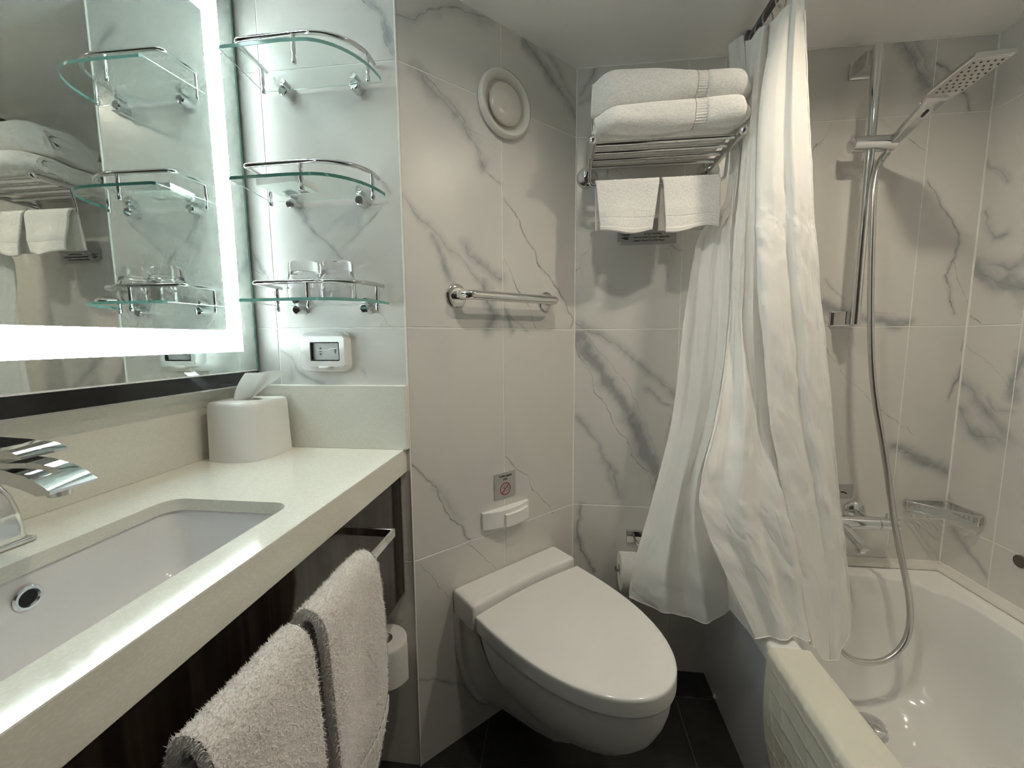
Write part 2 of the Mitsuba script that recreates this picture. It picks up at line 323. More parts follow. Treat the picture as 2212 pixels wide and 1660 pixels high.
CURTAIN = [
    [(0.447, 1.26, 1.957), (0.462, 1.26, 1.775), (0.454, 1.25, 1.552), (0.381, 1.255, 1.449), (0.345, 1.22, 1.205), (0.323, 1.21, 0.938), (0.271, 1.2, 0.688), (0.219, 1.19, 0.47), (0.212, 1.18, 0.387)],
    [(0.454, 1.254, 1.959), (0.471, 1.255, 1.772), (0.467, 1.249, 1.551), (0.412, 1.268, 1.447), (0.379, 1.221, 1.205), (0.354, 1.2, 0.941), (0.303, 1.178, 0.699), (0.264, 1.168, 0.487), (0.263, 1.167, 0.377)],
    [(0.456, 1.235, 1.953), (0.471, 1.23, 1.759), (0.469, 1.22, 1.541), (0.431, 1.245, 1.438), (0.398, 1.18, 1.203), (0.37, 1.146, 0.951), (0.321, 1.112, 0.726), (0.294, 1.102, 0.53), (0.301, 1.11, 0.398)],
    [(0.465, 1.236, 1.959), (0.48, 1.234, 1.761), (0.474, 1.239, 1.566), (0.453, 1.252, 1.439), (0.429, 1.194, 1.203), (0.401, 1.17, 0.947), (0.353, 1.15, 0.712), (0.349, 1.14, 0.511), (0.367, 1.14, 0.364)],
    [(0.468, 1.22, 1.953), (0.478, 1.21, 1.749), (0.465, 1.22, 1.578), (0.458, 1.21, 1.429), (0.439, 1.15, 1.202), (0.407, 1.12, 0.957), (0.359, 1.1, 0.733), (0.376, 1.09, 0.542), (0.406, 1.09, 0.386)],
    [(0.478, 1.26, 1.962), (0.491, 1.25, 1.768), (0.492, 1.25, 1.55), (0.485, 1.24, 1.435), (0.489, 1.22, 1.204), (0.476, 1.2, 0.943), (0.457, 1.17, 0.709), (0.477, 1.15, 0.513), (0.487, 1.13, 0.404)],
    [(0.468, 1.17, 1.908), (0.466, 1.17, 1.729), (0.451, 1.16, 1.522), (0.438, 1.14, 1.414), (0.423, 1.1, 1.2), (0.383, 1.04, 0.972), (0.334, 0.985, 0.79), (0.382, 0.97, 0.631), (0.47, 0.965, 0.43)],
    [(0.475, 1.167, 1.919), (0.469, 1.162, 1.725), (0.456, 1.149, 1.519), (0.447, 1.131, 1.411), (0.437, 1.099, 1.2), (0.418, 1.044, 0.972), (0.386, 0.999, 0.781), (0.432, 0.984, 0.618), (0.508, 0.979, 0.42)],
    [(0.48, 1.155, 1.924), (0.465, 1.14, 1.714), (0.455, 1.12, 1.509), (0.447, 1.1, 1.404), (0.44, 1.07, 1.199), (0.441, 1.02, 0.977), (0.426, 0.985, 0.782), (0.47, 0.97, 0.62), (0.53, 0.965, 0.432)],
    [(0.484, 1.151, 1.923), (0.472, 1.141, 1.714), (0.468, 1.123, 1.509), (0.465, 1.11, 1.406), (0.46, 1.082, 1.199), (0.472, 1.042, 0.973), (0.479, 1.004, 0.777), (0.518, 0.99, 0.611), (0.565, 0.98, 0.42)],
    [(0.486, 1.14, 1.918), (0.474, 1.13, 1.708), (0.474, 1.11, 1.505), (0.475, 1.1, 1.403), (0.471, 1.07, 1.198), (0.492, 1.04, 0.974), (0.521, 1.0, 0.78), (0.555, 0.985, 0.616), (0.587, 0.97, 0.426)],
    [(0.507, 1.17, 1.94), (0.514, 1.17, 1.726), (0.516, 1.16, 1.519), (0.518, 1.15, 1.413), (0.526, 1.13, 1.2), (0.559, 1.11, 0.961), (0.601, 1.09, 0.747), (0.636, 1.07, 0.571), (0.658, 1.05, 0.408)],
    [(0.496, 1.095, 1.91), (0.459, 1.08, 1.684), (0.458, 1.07, 1.493), (0.46, 1.06, 1.394), (0.474, 1.04, 1.197), (0.495, 1.02, 0.978), (0.538, 1.01, 0.777), (0.573, 1.0, 0.608), (0.606, 0.985, 0.424)],
    [(0.508, 1.075, 1.915), (0.486, 1.06, 1.672), (0.489, 1.05, 1.485), (0.496, 1.045, 1.39), (0.515, 1.03, 1.196), (0.539, 1.02, 0.978), (0.581, 1.015, 0.777), (0.615, 1.01, 0.605), (0.644, 1.0, 0.379)],
    [(0.515, 1.074, 1.925), (0.506, 1.064, 1.672), (0.518, 1.06, 1.487), (0.528, 1.058, 1.392), (0.55, 1.049, 1.197), (0.579, 1.045, 0.974), (0.623, 1.042, 0.767), (0.655, 1.04, 0.59), (0.68, 1.035, 0.352)],
    [(0.516, 1.06, 1.925), (0.518, 1.05, 1.664), (0.535, 1.045, 1.481), (0.543, 1.04, 1.387), (0.564, 1.03, 1.196), (0.596, 1.03, 0.977), (0.641, 1.03, 0.773), (0.67, 1.03, 0.597), (0.69, 1.03, 0.356)],
    [(0.525, 1.064, 1.929), (0.543, 1.066, 1.671), (0.564, 1.065, 1.486), (0.576, 1.065, 1.392), (0.602, 1.062, 1.197), (0.636, 1.062, 0.972), (0.678, 1.064, 0.761), (0.71, 1.064, 0.579), (0.732, 1.064, 0.37)],
    [(0.53, 1.06, 1.928), (0.563, 1.07, 1.672), (0.585, 1.07, 1.487), (0.598, 1.07, 1.392), (0.628, 1.07, 1.197), (0.662, 1.07, 0.971), (0.701, 1.075, 0.757), (0.736, 1.075, 0.574), (0.759, 1.075, 0.404)],
]


def two(b): return {'type': 'twosided', 'bsdf': b}
def pr(color, rough=.5, spec=.5, **k):
    c = color if isinstance(color, dict) else {'type': 'rgb', 'value': list(color)}
    return {'type': 'principled', 'base_color': c, 'roughness': rough, 'specular': spec, **k}
def bumped(b, fn, scale, eps=4e-4):
    return two({'type': 'bumpmap', 'arbitrary': proc(fn, eps), 'scale': scale, 'bsdf': b})

def marble(wall):
    segs = VEINS[wall]
    def fn(p, n, uv):
        if wall == 'angled': u = (p.x - PX) * float(D3[0]) + (p.y - V) * float(D3[1])
        elif wall == 'right': u = p.y
        else: u = p.x
        v = p.z
        n1, n2 = noise(u * 26, v * 26, 3.0), noise(u * 26, v * 26, 9.0)
        n3, n4 = noise(u * 70, v * 70, 13.0), noise(u * 70, v * 70, 19.0)
        n5 = noise(u * 260, v * 260, 5.0)
        x = u + .018 * (n1 - .5) + .0060 * (n3 - .5) + .0022 * (n5 - .5)
        y = v + .018 * (n2 - .5) + .0060 * (n4 - .5)
        thin, wide = mi.Float(0), mi.Float(0)
        for pts, w, a, sw, b in segs:
            d2 = mi.Float(9)
            for (ax, ay), (bx, by) in zip(pts, pts[1:]):
                ex, ey = bx - ax, by - ay; l2 = ex * ex + ey * ey + 1e-9
                h = dr.clip(((x - ax) * ex + (y - ay) * ey) * (1 / l2), 0, 1)
                d2 = dr.minimum(d2, dr.square(x - ax - h * ex) + dr.square(y - ay - h * ey))
            thin = dr.maximum(thin, .8 * a * dr.exp(-d2 * (1 / (w * .5e-3) ** 2)))
            if sw: wide = dr.maximum(wide, b * dr.exp(-d2 * (1 / (sw * .70e-3) ** 2)))
        thin = thin * dr.clip(.15 + 1.7 * n3, 0, 1.15) * (.45 + .9 * n1)
        wide = wide * (.5 + .7 * fbm(u * 60 - v * 40, v * 22 + u * 12, 4.0)) * (.6 + .7 * n2)
        cloud = smoothstep(.52, .85, fbm(u * 5.0, v * 4.0, 7.0))
        c = mix([.655, .64, .612], [.57, .57, .56], .55 * cloud)
        c = mix(c, [.28, .295, .31], dr.clip(wide * 2.0, 0, .82))
        return mix(c, [.085, .09, .095], dr.clip(thin, 0, .85))
    return two(pr(proc(fn), .30, .45))

for w in ('end', 'angled', 'back', 'right'):
    scene['marble_' + w] = marble(w)
scene['plain_tile'] = two(pr((.62, .61, .58), .32, .45))
scene['grout'] = two(pr((.80, .79, .76), .8, .2))
def floor_fn(p, n, uv):
    return mix([.012, .0115, .011], [.024, .0235, .0225], fbm(p.x * 14, p.y * 14, 2.0, 4))
scene['slate'] = two(pr(proc(floor_fn), .48, .4))
scene['dark_grout'] = two(pr((.085, .083, .08), .8, .2))
scene['ceiling_paint'] = two(pr((.87, .86, .845), .25, .45))
scene['chrome'] = two(pr((.72, .725, .73), .05, .5, metallic=1.0))
scene['steel'] = two(pr((.80, .785, .76), .08, .5, metallic=1.0))
scene['satin_metal'] = two(pr((.66, .65, .63), .24, .5, metallic=1.0))
scene['dark_metal'] = two(pr((.07, .07, .075), .2, .6, metallic=.6))
scene['mirror_silver'] = two({'type': 'conductor', 'material': 'none', 'specular_reflectance': {'type': 'rgb', 'value': [.80, .86, .83]}})
scene['glass_sheet'] = {'type': 'thindielectric', 'int_ior': 1.5, 'specular_transmittance': {'type': 'rgb', 'value': [.93, .975, .955]}}
scene['glass_clear'] = {'type': 'dielectric', 'int_ior': 1.5}
scene['glass_edge'] = two(pr((.17, .37, .33), .12, .8))
scene['glass_edge_dark'] = two(pr((.05, .17, .14), .12, .8))
scene['glass_edge_pale'] = two(pr((.62, .70, .68), .1, .8))
scene['black_gloss'] = two(pr((.010, .010, .011), .10, .5))
scene['black'] = two(pr((.004, .004, .004), .5, .3))
scene['porcelain'] = two(pr((.74, .735, .72), .09, .5, clearcoat=.6, clearcoat_gloss=.95))
scene['sink_white'] = two(pr((.72, .715, .72), .12, .5))
scene['white_plastic'] = two(pr((.80, .80, .785), .12, .5))
scene['socket_grey'] = two(pr((.50, .50, .50), .35, .4))
def quartz(p, n, uv):
    return mix([.69, .68, .615], [.73, .72, .655], smoothstep(.45, .8, noise(p.x * 420, p.y * 420, p.z * 420)))
scene['quartz'] = two(pr(proc(quartz), .10, .5))
def wood(p, n, uv):
    g = fbm(p.y * 60, p.z * 2.2, 1.0, 4); k = noise(p.y * 340, p.z * 8, 4.0)
    return mix([.010, .0065, .005], [.030, .020, .015], smoothstep(.3, .75, g) * (.6 + .5 * k))
scene['dark_wood'] = two(pr(proc(wood), .11, .55))
scene['tub_white'] = two(pr((.78, .775, .755), .09, .5))
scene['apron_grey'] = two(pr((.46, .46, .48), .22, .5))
scene['caulk'] = two(pr((.74, .72, .67), .5, .3))
def terry(p, n, uv):
    return mix([.74, .73, .705], [.88, .87, .845], smoothstep(.2, .75, noise(p.x * 520, p.y * 520, p.z * 520)))
def terry_h(p, n, uv):
    return fbm(p.x * 430, p.y * 430, p.z * 430, 2)
scene['terry'] = bumped(pr(proc(terry), .95, .1, sheen=.3), terry_h, .0014)
scene['terry_flat'] = two(pr((.78, .77, .74), .9, .1, sheen=.3))
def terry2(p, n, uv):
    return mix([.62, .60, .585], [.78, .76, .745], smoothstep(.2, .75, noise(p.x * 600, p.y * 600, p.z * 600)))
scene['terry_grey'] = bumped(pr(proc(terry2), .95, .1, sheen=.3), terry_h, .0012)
scene['terry_pile'] = two(pr((.78, .755, .74), .95, .1, sheen=.4))
scene['curtain_cloth'] = {'type': 'principledthin', 'base_color': {'type': 'rgb', 'value': [.90, .895, .875]}, 'roughness': .5, 'diff_trans': .30, 'eta': 1.4, 'spec_trans': 0.0, 'sheen': .2}
scene['curtain_hem'] = two(pr((.82, .81, .79), .8, .2))
scene['tissue_paper'] = {'type': 'principledthin', 'base_color': {'type': 'rgb', 'value': [.86, .87, .86]}, 'roughness': .9, 'diff_trans': .7, 'eta': 1.3}
def roll_fn(p, n, uv):
    return mix([.72, .70, .67], [.80, .79, .76], noise(p.x * 300, p.y * 300, p.z * 300))
scene['roll_paper'] = bumped(pr(proc(roll_fn), .95, .1), terry_h, .0006)
scene['card_core'] = two(pr((.10, .08, .06), .8, .2))
def rubber(p, n, uv):
    return mix([.64, .62, .53], [.70, .68, .59], fbm(p.x * 18, p.y * 18, p.z * 18))
scene['rubber'] = two(pr(proc(rubber), .45, .4))
scene['vent_white'] = two(pr((.66, .655, .61), .35, .4))
scene['disc_cream'] = two(pr((.60, .575, .52), .2, .5))
scene['acrylic'] = two(pr((.40, .395, .385), .2, .5))
scene['acrylic_card'] = two(pr((.33, .33, .34), .25, .5))
scene['ink'] = two(pr((.02, .02, .02), .6, .2))
scene['grey_ink'] = two(pr((.16, .16, .17), .6, .2))
scene['red_ink'] = two(pr((.30, .03, .03), .6, .2))
scene['silicone_grey'] = two(pr((.30, .285, .26), .6, .3))
scene['brown_cap'] = two(pr((.09, .08, .065), .5, .3))
scene['carton_white'] = two(pr((.74, .75, .72), .6, .3))
scene['carton_print'] = two(pr((.36, .38, .37), .6, .3))
scene['door_laminate'] = two(pr((.055, .042, .034), .35, .4))
scene['frosted'] = two(pr((.8, .84, .84), .5, .3))
scene['lamp_ring'] = two(pr((.7, .7, .7), .3, .5))

# ------------------------------------------------------------------ walls with their tiles
def tile_mesh(x0, x1, z0, z1, g=.0014):
    x0, x1, z0, z1 = x0 + g, x1 - g, z0 + g, z1 - g; c = .0007
    r = lambda d, y: np.array([(x0 + d, y, z0 + d), (x1 - d, y, z0 + d), (x1 - d, y, z1 - d), (x0 + d, y, z1 - d)])
    return loft([r(0, .0075), r(0, c), r(c, 0.0)])

ROWS = [(0.0, J - .6), (J - .6, J), (J, J + .6), (J + .6, ZC)]
def tiled_wall(name, m, x0, x1, joints, mat, label, top_extra=(), depth=.05):
    k = thing(name, label, 'wall', kind='structure')
    part(k, 'grout_bed', box(x0, x1, .0011, depth, -.02, ZC + .02), 'grout', m, smooth=False)
    for i, (z0, z1) in enumerate(ROWS):
        js = sorted([x0] + [j for j in joints if x0 + .01 < j < x1 - .01] + [x1] + (list(top_extra) if i == 3 else []))
        for a, b in zip(js, js[1:]):
            part(k, 'tile', tile_mesh(a, b, z0, z1), mat, m, smooth=False)
    return k
tiled_wall('wall_end', F_END, ML, PX, [-.7103], 'marble_end', 'grey veined marble tile wall at the end of the vanity, behind the glass shelves')
tiled_wall('wall_angled', F_ANG, 0.0, L3, [L3 / 2], 'marble_angled', 'slanted marble tile wall behind the toilet')
tiled_wall('wall_back', F_BACK, QX, R, [.3772, .7105, 1.0438], 'marble_back', 'marble tile wall at the back, behind the towel rack and the shower', top_extra=(.481,))
tiled_wall('wall_right', F_RIGHT, -B, -YF, [-1.2238, -.8905, -.5572, -.2238, .1095, .4428], 'marble_right', 'marble tile wall on the far side of the bathtub')
tiled_wall('wall_left', F_LEFT, YF, V, [.623, .29, -.043, -.376], 'plain_tile', 'tile wall behind the mirror and the vanity')
F_FRONT = frame((0, YF, 0), (-1, 0))
k = thing('wall_front', 'dark panelled wall behind the photographer', 'wall', kind='structure')
part(k, 'panel', box(-R - .02, -ML + .02, .0, .05, -.02, ZC + .02), 'door_laminate', F_FRONT, smooth=False)
k = thing('door_1', 'dark wooden bathroom door behind the photographer', 'door', kind='structure')
lf = part(k, 'leaf', rbox(-.43, .33, -.03, -.002, .01, 1.93, .004), 'door_laminate', F_FRONT)
part(lf, 'handle', tube(fillet([(-.36, -.03, .95), (-.36, -.075, .95), (-.24, -.075, .95)], .012), .009), 'chrome', F_FRONT)

k = thing('ceiling', 'plain white painted ceiling panel', 'ceiling', kind='structure')
cp = sg.box(ML - .02, YF - .02, R + .02, B + .02)
for x, y, L in DOWNLIGHTS: cp = cp.difference(sg.Point(x, y).buffer(.046, quad_segs=12))
part(k, 'panel', prism(cp, .02, ZC), 'ceiling_paint', smooth=False)
part(k, 'void_cover', box(ML - .02, R + .02, YF - .02, B + .02, ZC + .075, ZC + .09), 'black', smooth=False)
k = thing('floor', 'floor of nearly black slate tiles', 'floor', kind='structure')
part(k, 'grout_bed', box(ML - .02, R + .02, YF - .02, B + .02, -.05, -.0012), 'dark_grout', smooth=False)
fx, fy = [ML, -.2115, .378, .968, R], [YF, .062, .662, 1.262, B]
def floor_tile(x0, x1, y0, y1, g=.0014):
    r = lambda d, z: np.array([(x0 + g + d, y0 + g + d, z), (x1 - g - d, y0 + g + d, z), (x1 - g - d, y1 - g - d, z), (x0 + g + d, y1 - g - d, z)])
    return loft([r(0, -.008), r(0, -.0008), r(.0008, 0)])
for a, b in zip(fx, fx[1:]):
    for c, d in zip(fy, fy[1:]):
        part(k, 'tile', floor_tile(a, b, c, d), 'slate', smooth=False)
k = thing('trim_1', 'thin pale corner strip where the end wall meets the slanted wall', 'trim', kind='structure')
part(k, 'strip', cyl((PX - .0015, V - .001, .0), (PX - .0015, V - .001, ZC), .0022, 10), 'grout')
k = thing('trim_3', 'pale sealing lines in the wall corners and along the ceiling', 'trim', kind='structure')
for x, y in ((QX, B - .0008), (R - .0008, B - .0008)): part(k, 'line', cyl((x, y, .0), (x, y, ZC), .0026, 10), 'grout')
part(k, 'line', cyl((QX, B - .0008, ZC - .001), (R, B - .0008, ZC - .001), .0024, 10), 'grout')
k = thing('trim_2', 'white sealing strip between bathtub and wall tiles', 'trim', kind='structure')
def bead(p0, p1, out):
    p0, p1, out = map(lambda a: np.array(a, float), (p0, p1, out))
    prof = [(0, .023), (.004, .023), (.016, .006), (.018, 0), (0, 0)]
    return loft([[p + out * a + np.array([0, 0, h]) for a, h in prof] for p in (p0, p1)])
part(k, 'strip', bead((.503, B, .434), (R, B, .434), (0, -1, 0)), 'caulk', smooth=False)
part(k, 'strip', bead((R, B, .434), (R, -.12, .434), (-1, 0, 0)), 'caulk', smooth=False)

# ------------------------------------------------------------------ recessed ceiling lamps (above the frame)
for i, (x, y, L) in enumerate(DOWNLIGHTS):
    k = thing('ceiling_downlight', ['round recessed ceiling lamp above the bathtub', 'round recessed ceiling lamp above the middle of the room', 'round recessed ceiling lamp near the door'][i], 'lamp')
    part(k, 'ring', mv(lathe([(.0445, .0), (.0560, -.0004), (.0555, -.0030), (.0450, -.0040), (.0445, .0)], 44, False), x, y, ZC), 'lamp_ring')
    part(k, 'reflector', mv(lathe([(.0445, -.002), (.0440, .012), (.0400, .020), (.0400, .022), (.0450, .022), (.0458, .0)], 44, False), x, y, ZC), 'lamp_ring')
    part(k, 'lens', mv(trimesh.creation.cylinder(.034, .002, sections=32), x, y, ZC + .012), 'frosted', smooth=False, emitter={'type': 'area', 'radiance': {'type': 'rgb', 'value': L}})

# ------------------------------------------------------------------ vanity: worktop, cabinet, basin
CZ, CT, CX0, CX1, CY0, CY1 = .895, .060, ML + .001, -.3835, -.15, V - .0005
SX0, SX1, SY0, SY1 = -.6665, -.4425, .185, .6022
k = thing('vanity_worktop', 'cream quartz vanity top with raised backsplash and a cut-out for the basin', 'countertop')
top = sg.box(CX0, CY0, CX1, CY1).difference(sg.box(SX0, SY0, SX1, SY1).buffer(-.028).buffer(.028))
slab = prism(top, .020, CZ - .020)
part(k, 'slab', slab, 'quartz', smooth=False)
part(k, 'front_edge', rbox(CX1 - .022, CX1 + .0005, CY0, CY1, CZ - CT, CZ - .0004, .0012, 8), 'quartz')
part(k, 'backsplash', rbox(CX0, CX0 + .0185, CY0, CY1, CZ, 1.0545, .0012, 8), 'quartz')
part(k, 'backsplash', rbox(CX0 + .019, -.374, V - .0200, V - .0005, CZ, 1.0535, .0012, 8), 'quartz')
k = thing('vanity_cabinet', 'glossy dark wood panel unit under the cream vanity top', 'cabinet')
part(k, 'front_panel', rbox(-.420, -.400, CY0, V - .006, .512, CZ - CT - .001, .001, 8), 'dark_wood')
part(k, 'side_panel', rbox(ML + .002, -.421, CY0, CY0 + .02, .512, CZ - CT - .001, .001, 8), 'dark_wood')
part(k, 'bottom_panel', rbox(ML + .002, -.421, CY0 + .021, V - .006, .512, .528, .001, 8), 'dark_wood')
part(k, 'edge_seal', box(-.4015, -.3975, V - .006, V - .0008, .512, CZ - CT - .001), 'silicone_grey', smooth=False, label='thin grey sealing strip against the tile wall')

def basin_ring(x0, x1, y0, y1, r, z, n=10):
    o = rrect(x1 - x0, y1 - y0, r, n, (x0 + x1) / 2, (y0 + y1) / 2); return np.c_[o, np.full(len(o), z)]
k = thing('wash_basin', 'white undermounted ceramic basin set in the cream worktop', 'sink')
bx0, bx1, by0, by1 = SX0 - .006, SX1 + .006, SY0 - .006, SY1 + .006
rings = [basin_ring(bx0 - .02, bx1 + .02, by0 - .02, by1 + .02, .04, CZ - .0205), basin_ring(bx0, bx1, by0, by1, .03, CZ - .0205),
         basin_ring(bx0 + .003, bx1 - .003, by0 + .003, by1 - .003, .03, CZ - .026)]
for t in np.linspace(0, 1, 9):
    a = t * math.pi / 2; s = .012 + .024 * (1 - math.cos(a)) ; z = CZ - .085 - .045 * math.sin(a)
    rings.append(basin_ring(bx0 + s, bx1 - s, by0 + s, by1 - s, .034, z))
for s, dz in ((.06, .132), (.09, .134)):
    rings.append(basin_ring(bx0 + s, bx1 - s, by0 + s, by1 - s, .02, CZ - dz))
part(k, 'bowl', loft(rings, False, True), 'sink_white', smooth=50)
hole_m = np.eye(4); hole_m[:3, 0] = [0, 1, 0]; hole_m[:3, 1] = [0, 0, 1]; hole_m[:3, 2] = [1, 0, 0]; hole_m[:3, 3] = [bx0 + .0075, .402, CZ - .050]
ov = part(k, 'overflow_ring', lathe([(.0095, .0), (.0145, .0), (.0155, .0022), (.0140, .0042), (.0110, .0042), (.0095, .0015)], 36, False), 'chrome', hole_m, label='round chrome overflow ring')
part(k, 'overflow_hole', lathe([(.0100, .0), (.0100, .0016)], 30), 'black', hole_m, label='dark overflow opening')
part(k, 'drain', mv(lathe([(.021, 0), (.021, .003), (.015, .005)], 30), -.555, .40, CZ - .1345), 'chrome', label='chrome basin drain')

# faucet
k = thing('basin_faucet', 'chrome mixer faucet with flat lever behind the basin', 'faucet')
fy = .400
part(k, 'base_plate', rbox(-.803, -.712, fy - .050, fy + .050, CZ + .0005, CZ + .007, .002), 'chrome')
def rring(x0, x1, w, r, z): o = rrect(x1 - x0, w, r, 6, (x0 + x1) / 2, fy); return np.c_[o, np.full(len(o), z)]
part(k, 'body', loft([rring(-.797, -.717, .092, .010, CZ + .007), rring(-.796, -.718, .090, .011, CZ + .040), rring(-.795, -.722, .084, .012, CZ + .066), rring(-.793, -.732, .070, .012, CZ + .090), rring(-.792, -.742, .058, .012, CZ + .100)]), 'steel', smooth=40)
sp = sg.Polygon([(-.79, .985), (-.79, 1.018), (-.72, 1.021), (-.66, 1.0225), (-.63, 1.020), (-.602, 1.0135), (-.584, 1.005), (-.570, .9965), (-.572, .993), (-.589, .9905), (-.61, .998), (-.63, 1.003), (-.68, 1.003), (-.73, .998), (-.75, .985)])
spm = wallprism(sp, -.024, .024)
part(k, 'spout', mv(tm(man(spm)), 0, fy, 0), 'chrome', smooth=25)
part(k, 'aerator', mv(lathe([(.0095, -.009), (.0105, -.008), (.0105, .002)], 28), -.594, fy, .9915), 'satin_metal')
part(k, 'neck', mv(lathe([(.020, 0), (.020, .004), (.015, .006), (.015, .012)], 28), -.755, fy, 1.019), 'chrome')
lv = sg.Polygon([(-.79, 1.036), (-.79, 1.047), (-.74, 1.0475), (-.66, 1.0445), (-.620, 1.0415), (-.606, 1.0355), (-.608, 1.032), (-.625, 1.033), (-.66, 1.0365), (-.72, 1.037)])
part(k, 'lever', mv(wallprism(lv, -.022, .022), 0, fy, 0), 'chrome', smooth=25)

# ------------------------------------------------------------------ mirror with its light band
k = thing('illuminated_mirror', 'large frameless mirror with a glowing frosted band, above the vanity', 'mirror')
mx, y0, y1, z0, z1 = MX, -.155, .950, 1.0895, 1.972
part(k, 'mirror_pane', box(mx - .004, mx, y0 + .004, y1 - .005, z0 + .003, z1), 'mirror_silver', smooth=False)
part(k, 'backing', box(mx - .045, mx - .0045, y0 + .03, y1 - .012, z0 + .012, z1 - .02), 'black', smooth=False)
edge = cat(box(mx - .006, mx + .0002, y1 - .005, y1, z0, z1), )
part(k, 'glass_edge', edge, 'glass_edge', smooth=False, label='green polished glass edge')
part(k, 'glass_edge', box(mx - .006, mx + .0002, y0, y1, z0, z0 + .003), 'frosted', smooth=False)
by_o, by_i, bz_o, bz_i = .9045, .8612, 1.1392, 1.1892
tz_o, tz_i = 1.918, 1.866
ly_o, ly_i = y0 + .046, y0 + .089
band = sg.box(ly_o, bz_o, by_o, tz_o).difference(sg.box(ly_i, bz_i, by_i, tz_i))
bm = trimesh.creation.extrude_polygon(band, .0006, engine='earcut')
bm.apply_transform(np.array([[0, 0, 1, mx + .0002], [1, 0, 0, 0], [0, 1, 0, 0], [0, 0, 0, 1.0]]))
part(k, 'light_band', bm, 'frosted', smooth=False, label='glowing white frosted light band', emitter={'type': 'area', 'radiance': {'type': 'rgb', 'value': MIRROR_LIGHT}})
part(k, 'bottom_rail', box(ML + .020, mx - .003, y0, y1 + .004, 1.0585, z0 - .0005), 'black_gloss', smooth=False, label='glossy black rail along the bottom')
part(k, 'bottom_trim', box(ML + .020, mx - .0035, y0, y1 + .004, 1.0548, 1.058), 'satin_metal', smooth=False)

# ------------------------------------------------------------------ glass shelves on the end wall
def shelf(z, label, edge_mat, prt=True):
    k = thing('glass_shelf', label, 'shelf', group=None)
    x0, x1, yb, d = -.697, -.403, -.010, -.158                      # in the end-wall frame; d: front
    cor = [(x0, yb), (x0 + .012, d), ]
    pts = [(x0, yb), (x0 + .016, d + .004), (x0 + .022, d)]
    pts += [(x0 + .15, d - .002)] + [(x1 - .110 + .110 * math.sin(a), d + (yb - .012 - d) * (1 - math.cos(a))) for a in np.linspace(0, math.pi / 2, 16)] + [(x1, yb)]
    o = np.array(pts)
    topf = lambda zz: trimesh.creation.extrude_polygon(sg.Polygon(o), .0001, engine='earcut')
    flat = sg.Polygon(o)
    vv, ff = trimesh.creation.triangulate_polygon(flat, engine='earcut')
    part(k, 'glass_plate', trimesh.Trimesh(np.c_[vv, np.full(len(vv), z + .004)], ff, process=False), 'glass_sheet', F_END, smooth=False)
    front = sg.LineString([p for p in pts[1:-1]]).buffer(.0012, cap_style='flat').intersection(flat)
    gp = f'{k}__glass_plate'
    part(gp, 'front_edge', prism(front, .0062, z + .0009), edge_mat, F_END, smooth=30, label='green polished front edge')
    for u, w in ((pts[0], pts[1]), (pts[-1], pts[-2]), (pts[0], pts[-1])):
        e_ = sg.LineString([u, w]).buffer(.0007, cap_style='flat').intersection(flat)
        part(gp, 'side_edge', prism(e_, .0018, z + .0031), 'glass_edge_pale', F_END, smooth=False)
    zr = z + .046
    rail = [(x0 + .012, -.012, zr), (x0 + .018, d + .045, zr), (x0 + .150, d + .042, zr)] + [(x1 - .125 + .103 * math.sin(a), d + .042 + (-.03 - d - .042) * (1 - math.cos(a)), zr) for a in np.linspace(0, math.pi / 2, 14)] + [(x1 - .022, -.006, zr)]
    rail = np.vstack([fillet(rail[:3], .012), rail[3:]])
    part(k, 'rail', tube(rail, .0048, 14), 'chrome', F_END, smooth=60)
    for (px, py) in ((x0 + .014, -.030), (x0 + .150, d + .042), (x1 - .022, -.040)):
        p = part(k, 'post', mv(lathe([(.0032, -.012), (.0046, -.010), (.0046, -.002), (.0030, .0), (.0030, .0075), (.0042, .009), (.0042, .042), (.003, .046)], 16), px, py, z), 'chrome', F_END, smooth=40)
    for px in (x0 + .062, x1 - .060):
        b = cyl((px, -.0008, z - .0075), (px, -.032, z - .0075), .0108, 30, .002)
        c = cyl((px, -.004, z + .0135), (px, -.028, z + .0135), .0055, 20, .001)
        bk_ = part(k, 'bracket', b, 'chrome', F_END); part(bk_, 'clamp_pin', c, 'chrome', F_END)
    return k
ZS = [1.741, 1.493, 1.2465]
shelf(ZS[0], 'empty glass shelf with chrome rail, topmost of the three beside the mirror', 'glass_edge')
shelf(ZS[1], 'glass shelf with chrome rail carrying a flat white carton, middle of the three', 'glass_edge_dark')
shelf(ZS[2], 'glass shelf with chrome rail carrying two drinking glasses, lowest of the three', 'glass_edge')
k = thing('flat_carton', 'flat white carton lying on the middle glass shelf', 'box')
cm = rbox(-.050, .050, -.036, .036, 0, .017, .0012, 8); cm = rot(cm, -7, (0, 0, 1))
part(k, 'carton', mv(cm, -.608, V - .0725, ZS[1] + .0086), 'carton_white')
for dx, dy, w, h in ((.022, .024, .020, .010), (.026, .012, .012, .006), (-.01, .018, .028, .020)):
    q = rot(box(dx - w / 2, dx + w / 2, dy - h / 2, dy + h / 2, -.0006, .0), -7, (0, 0, 1))
    part(k, 'printed_mark', mv(q, -.608, V - .0725, ZS[1] + .0086), 'carton_print' if w > .025 else 'grey_ink', smooth=False)
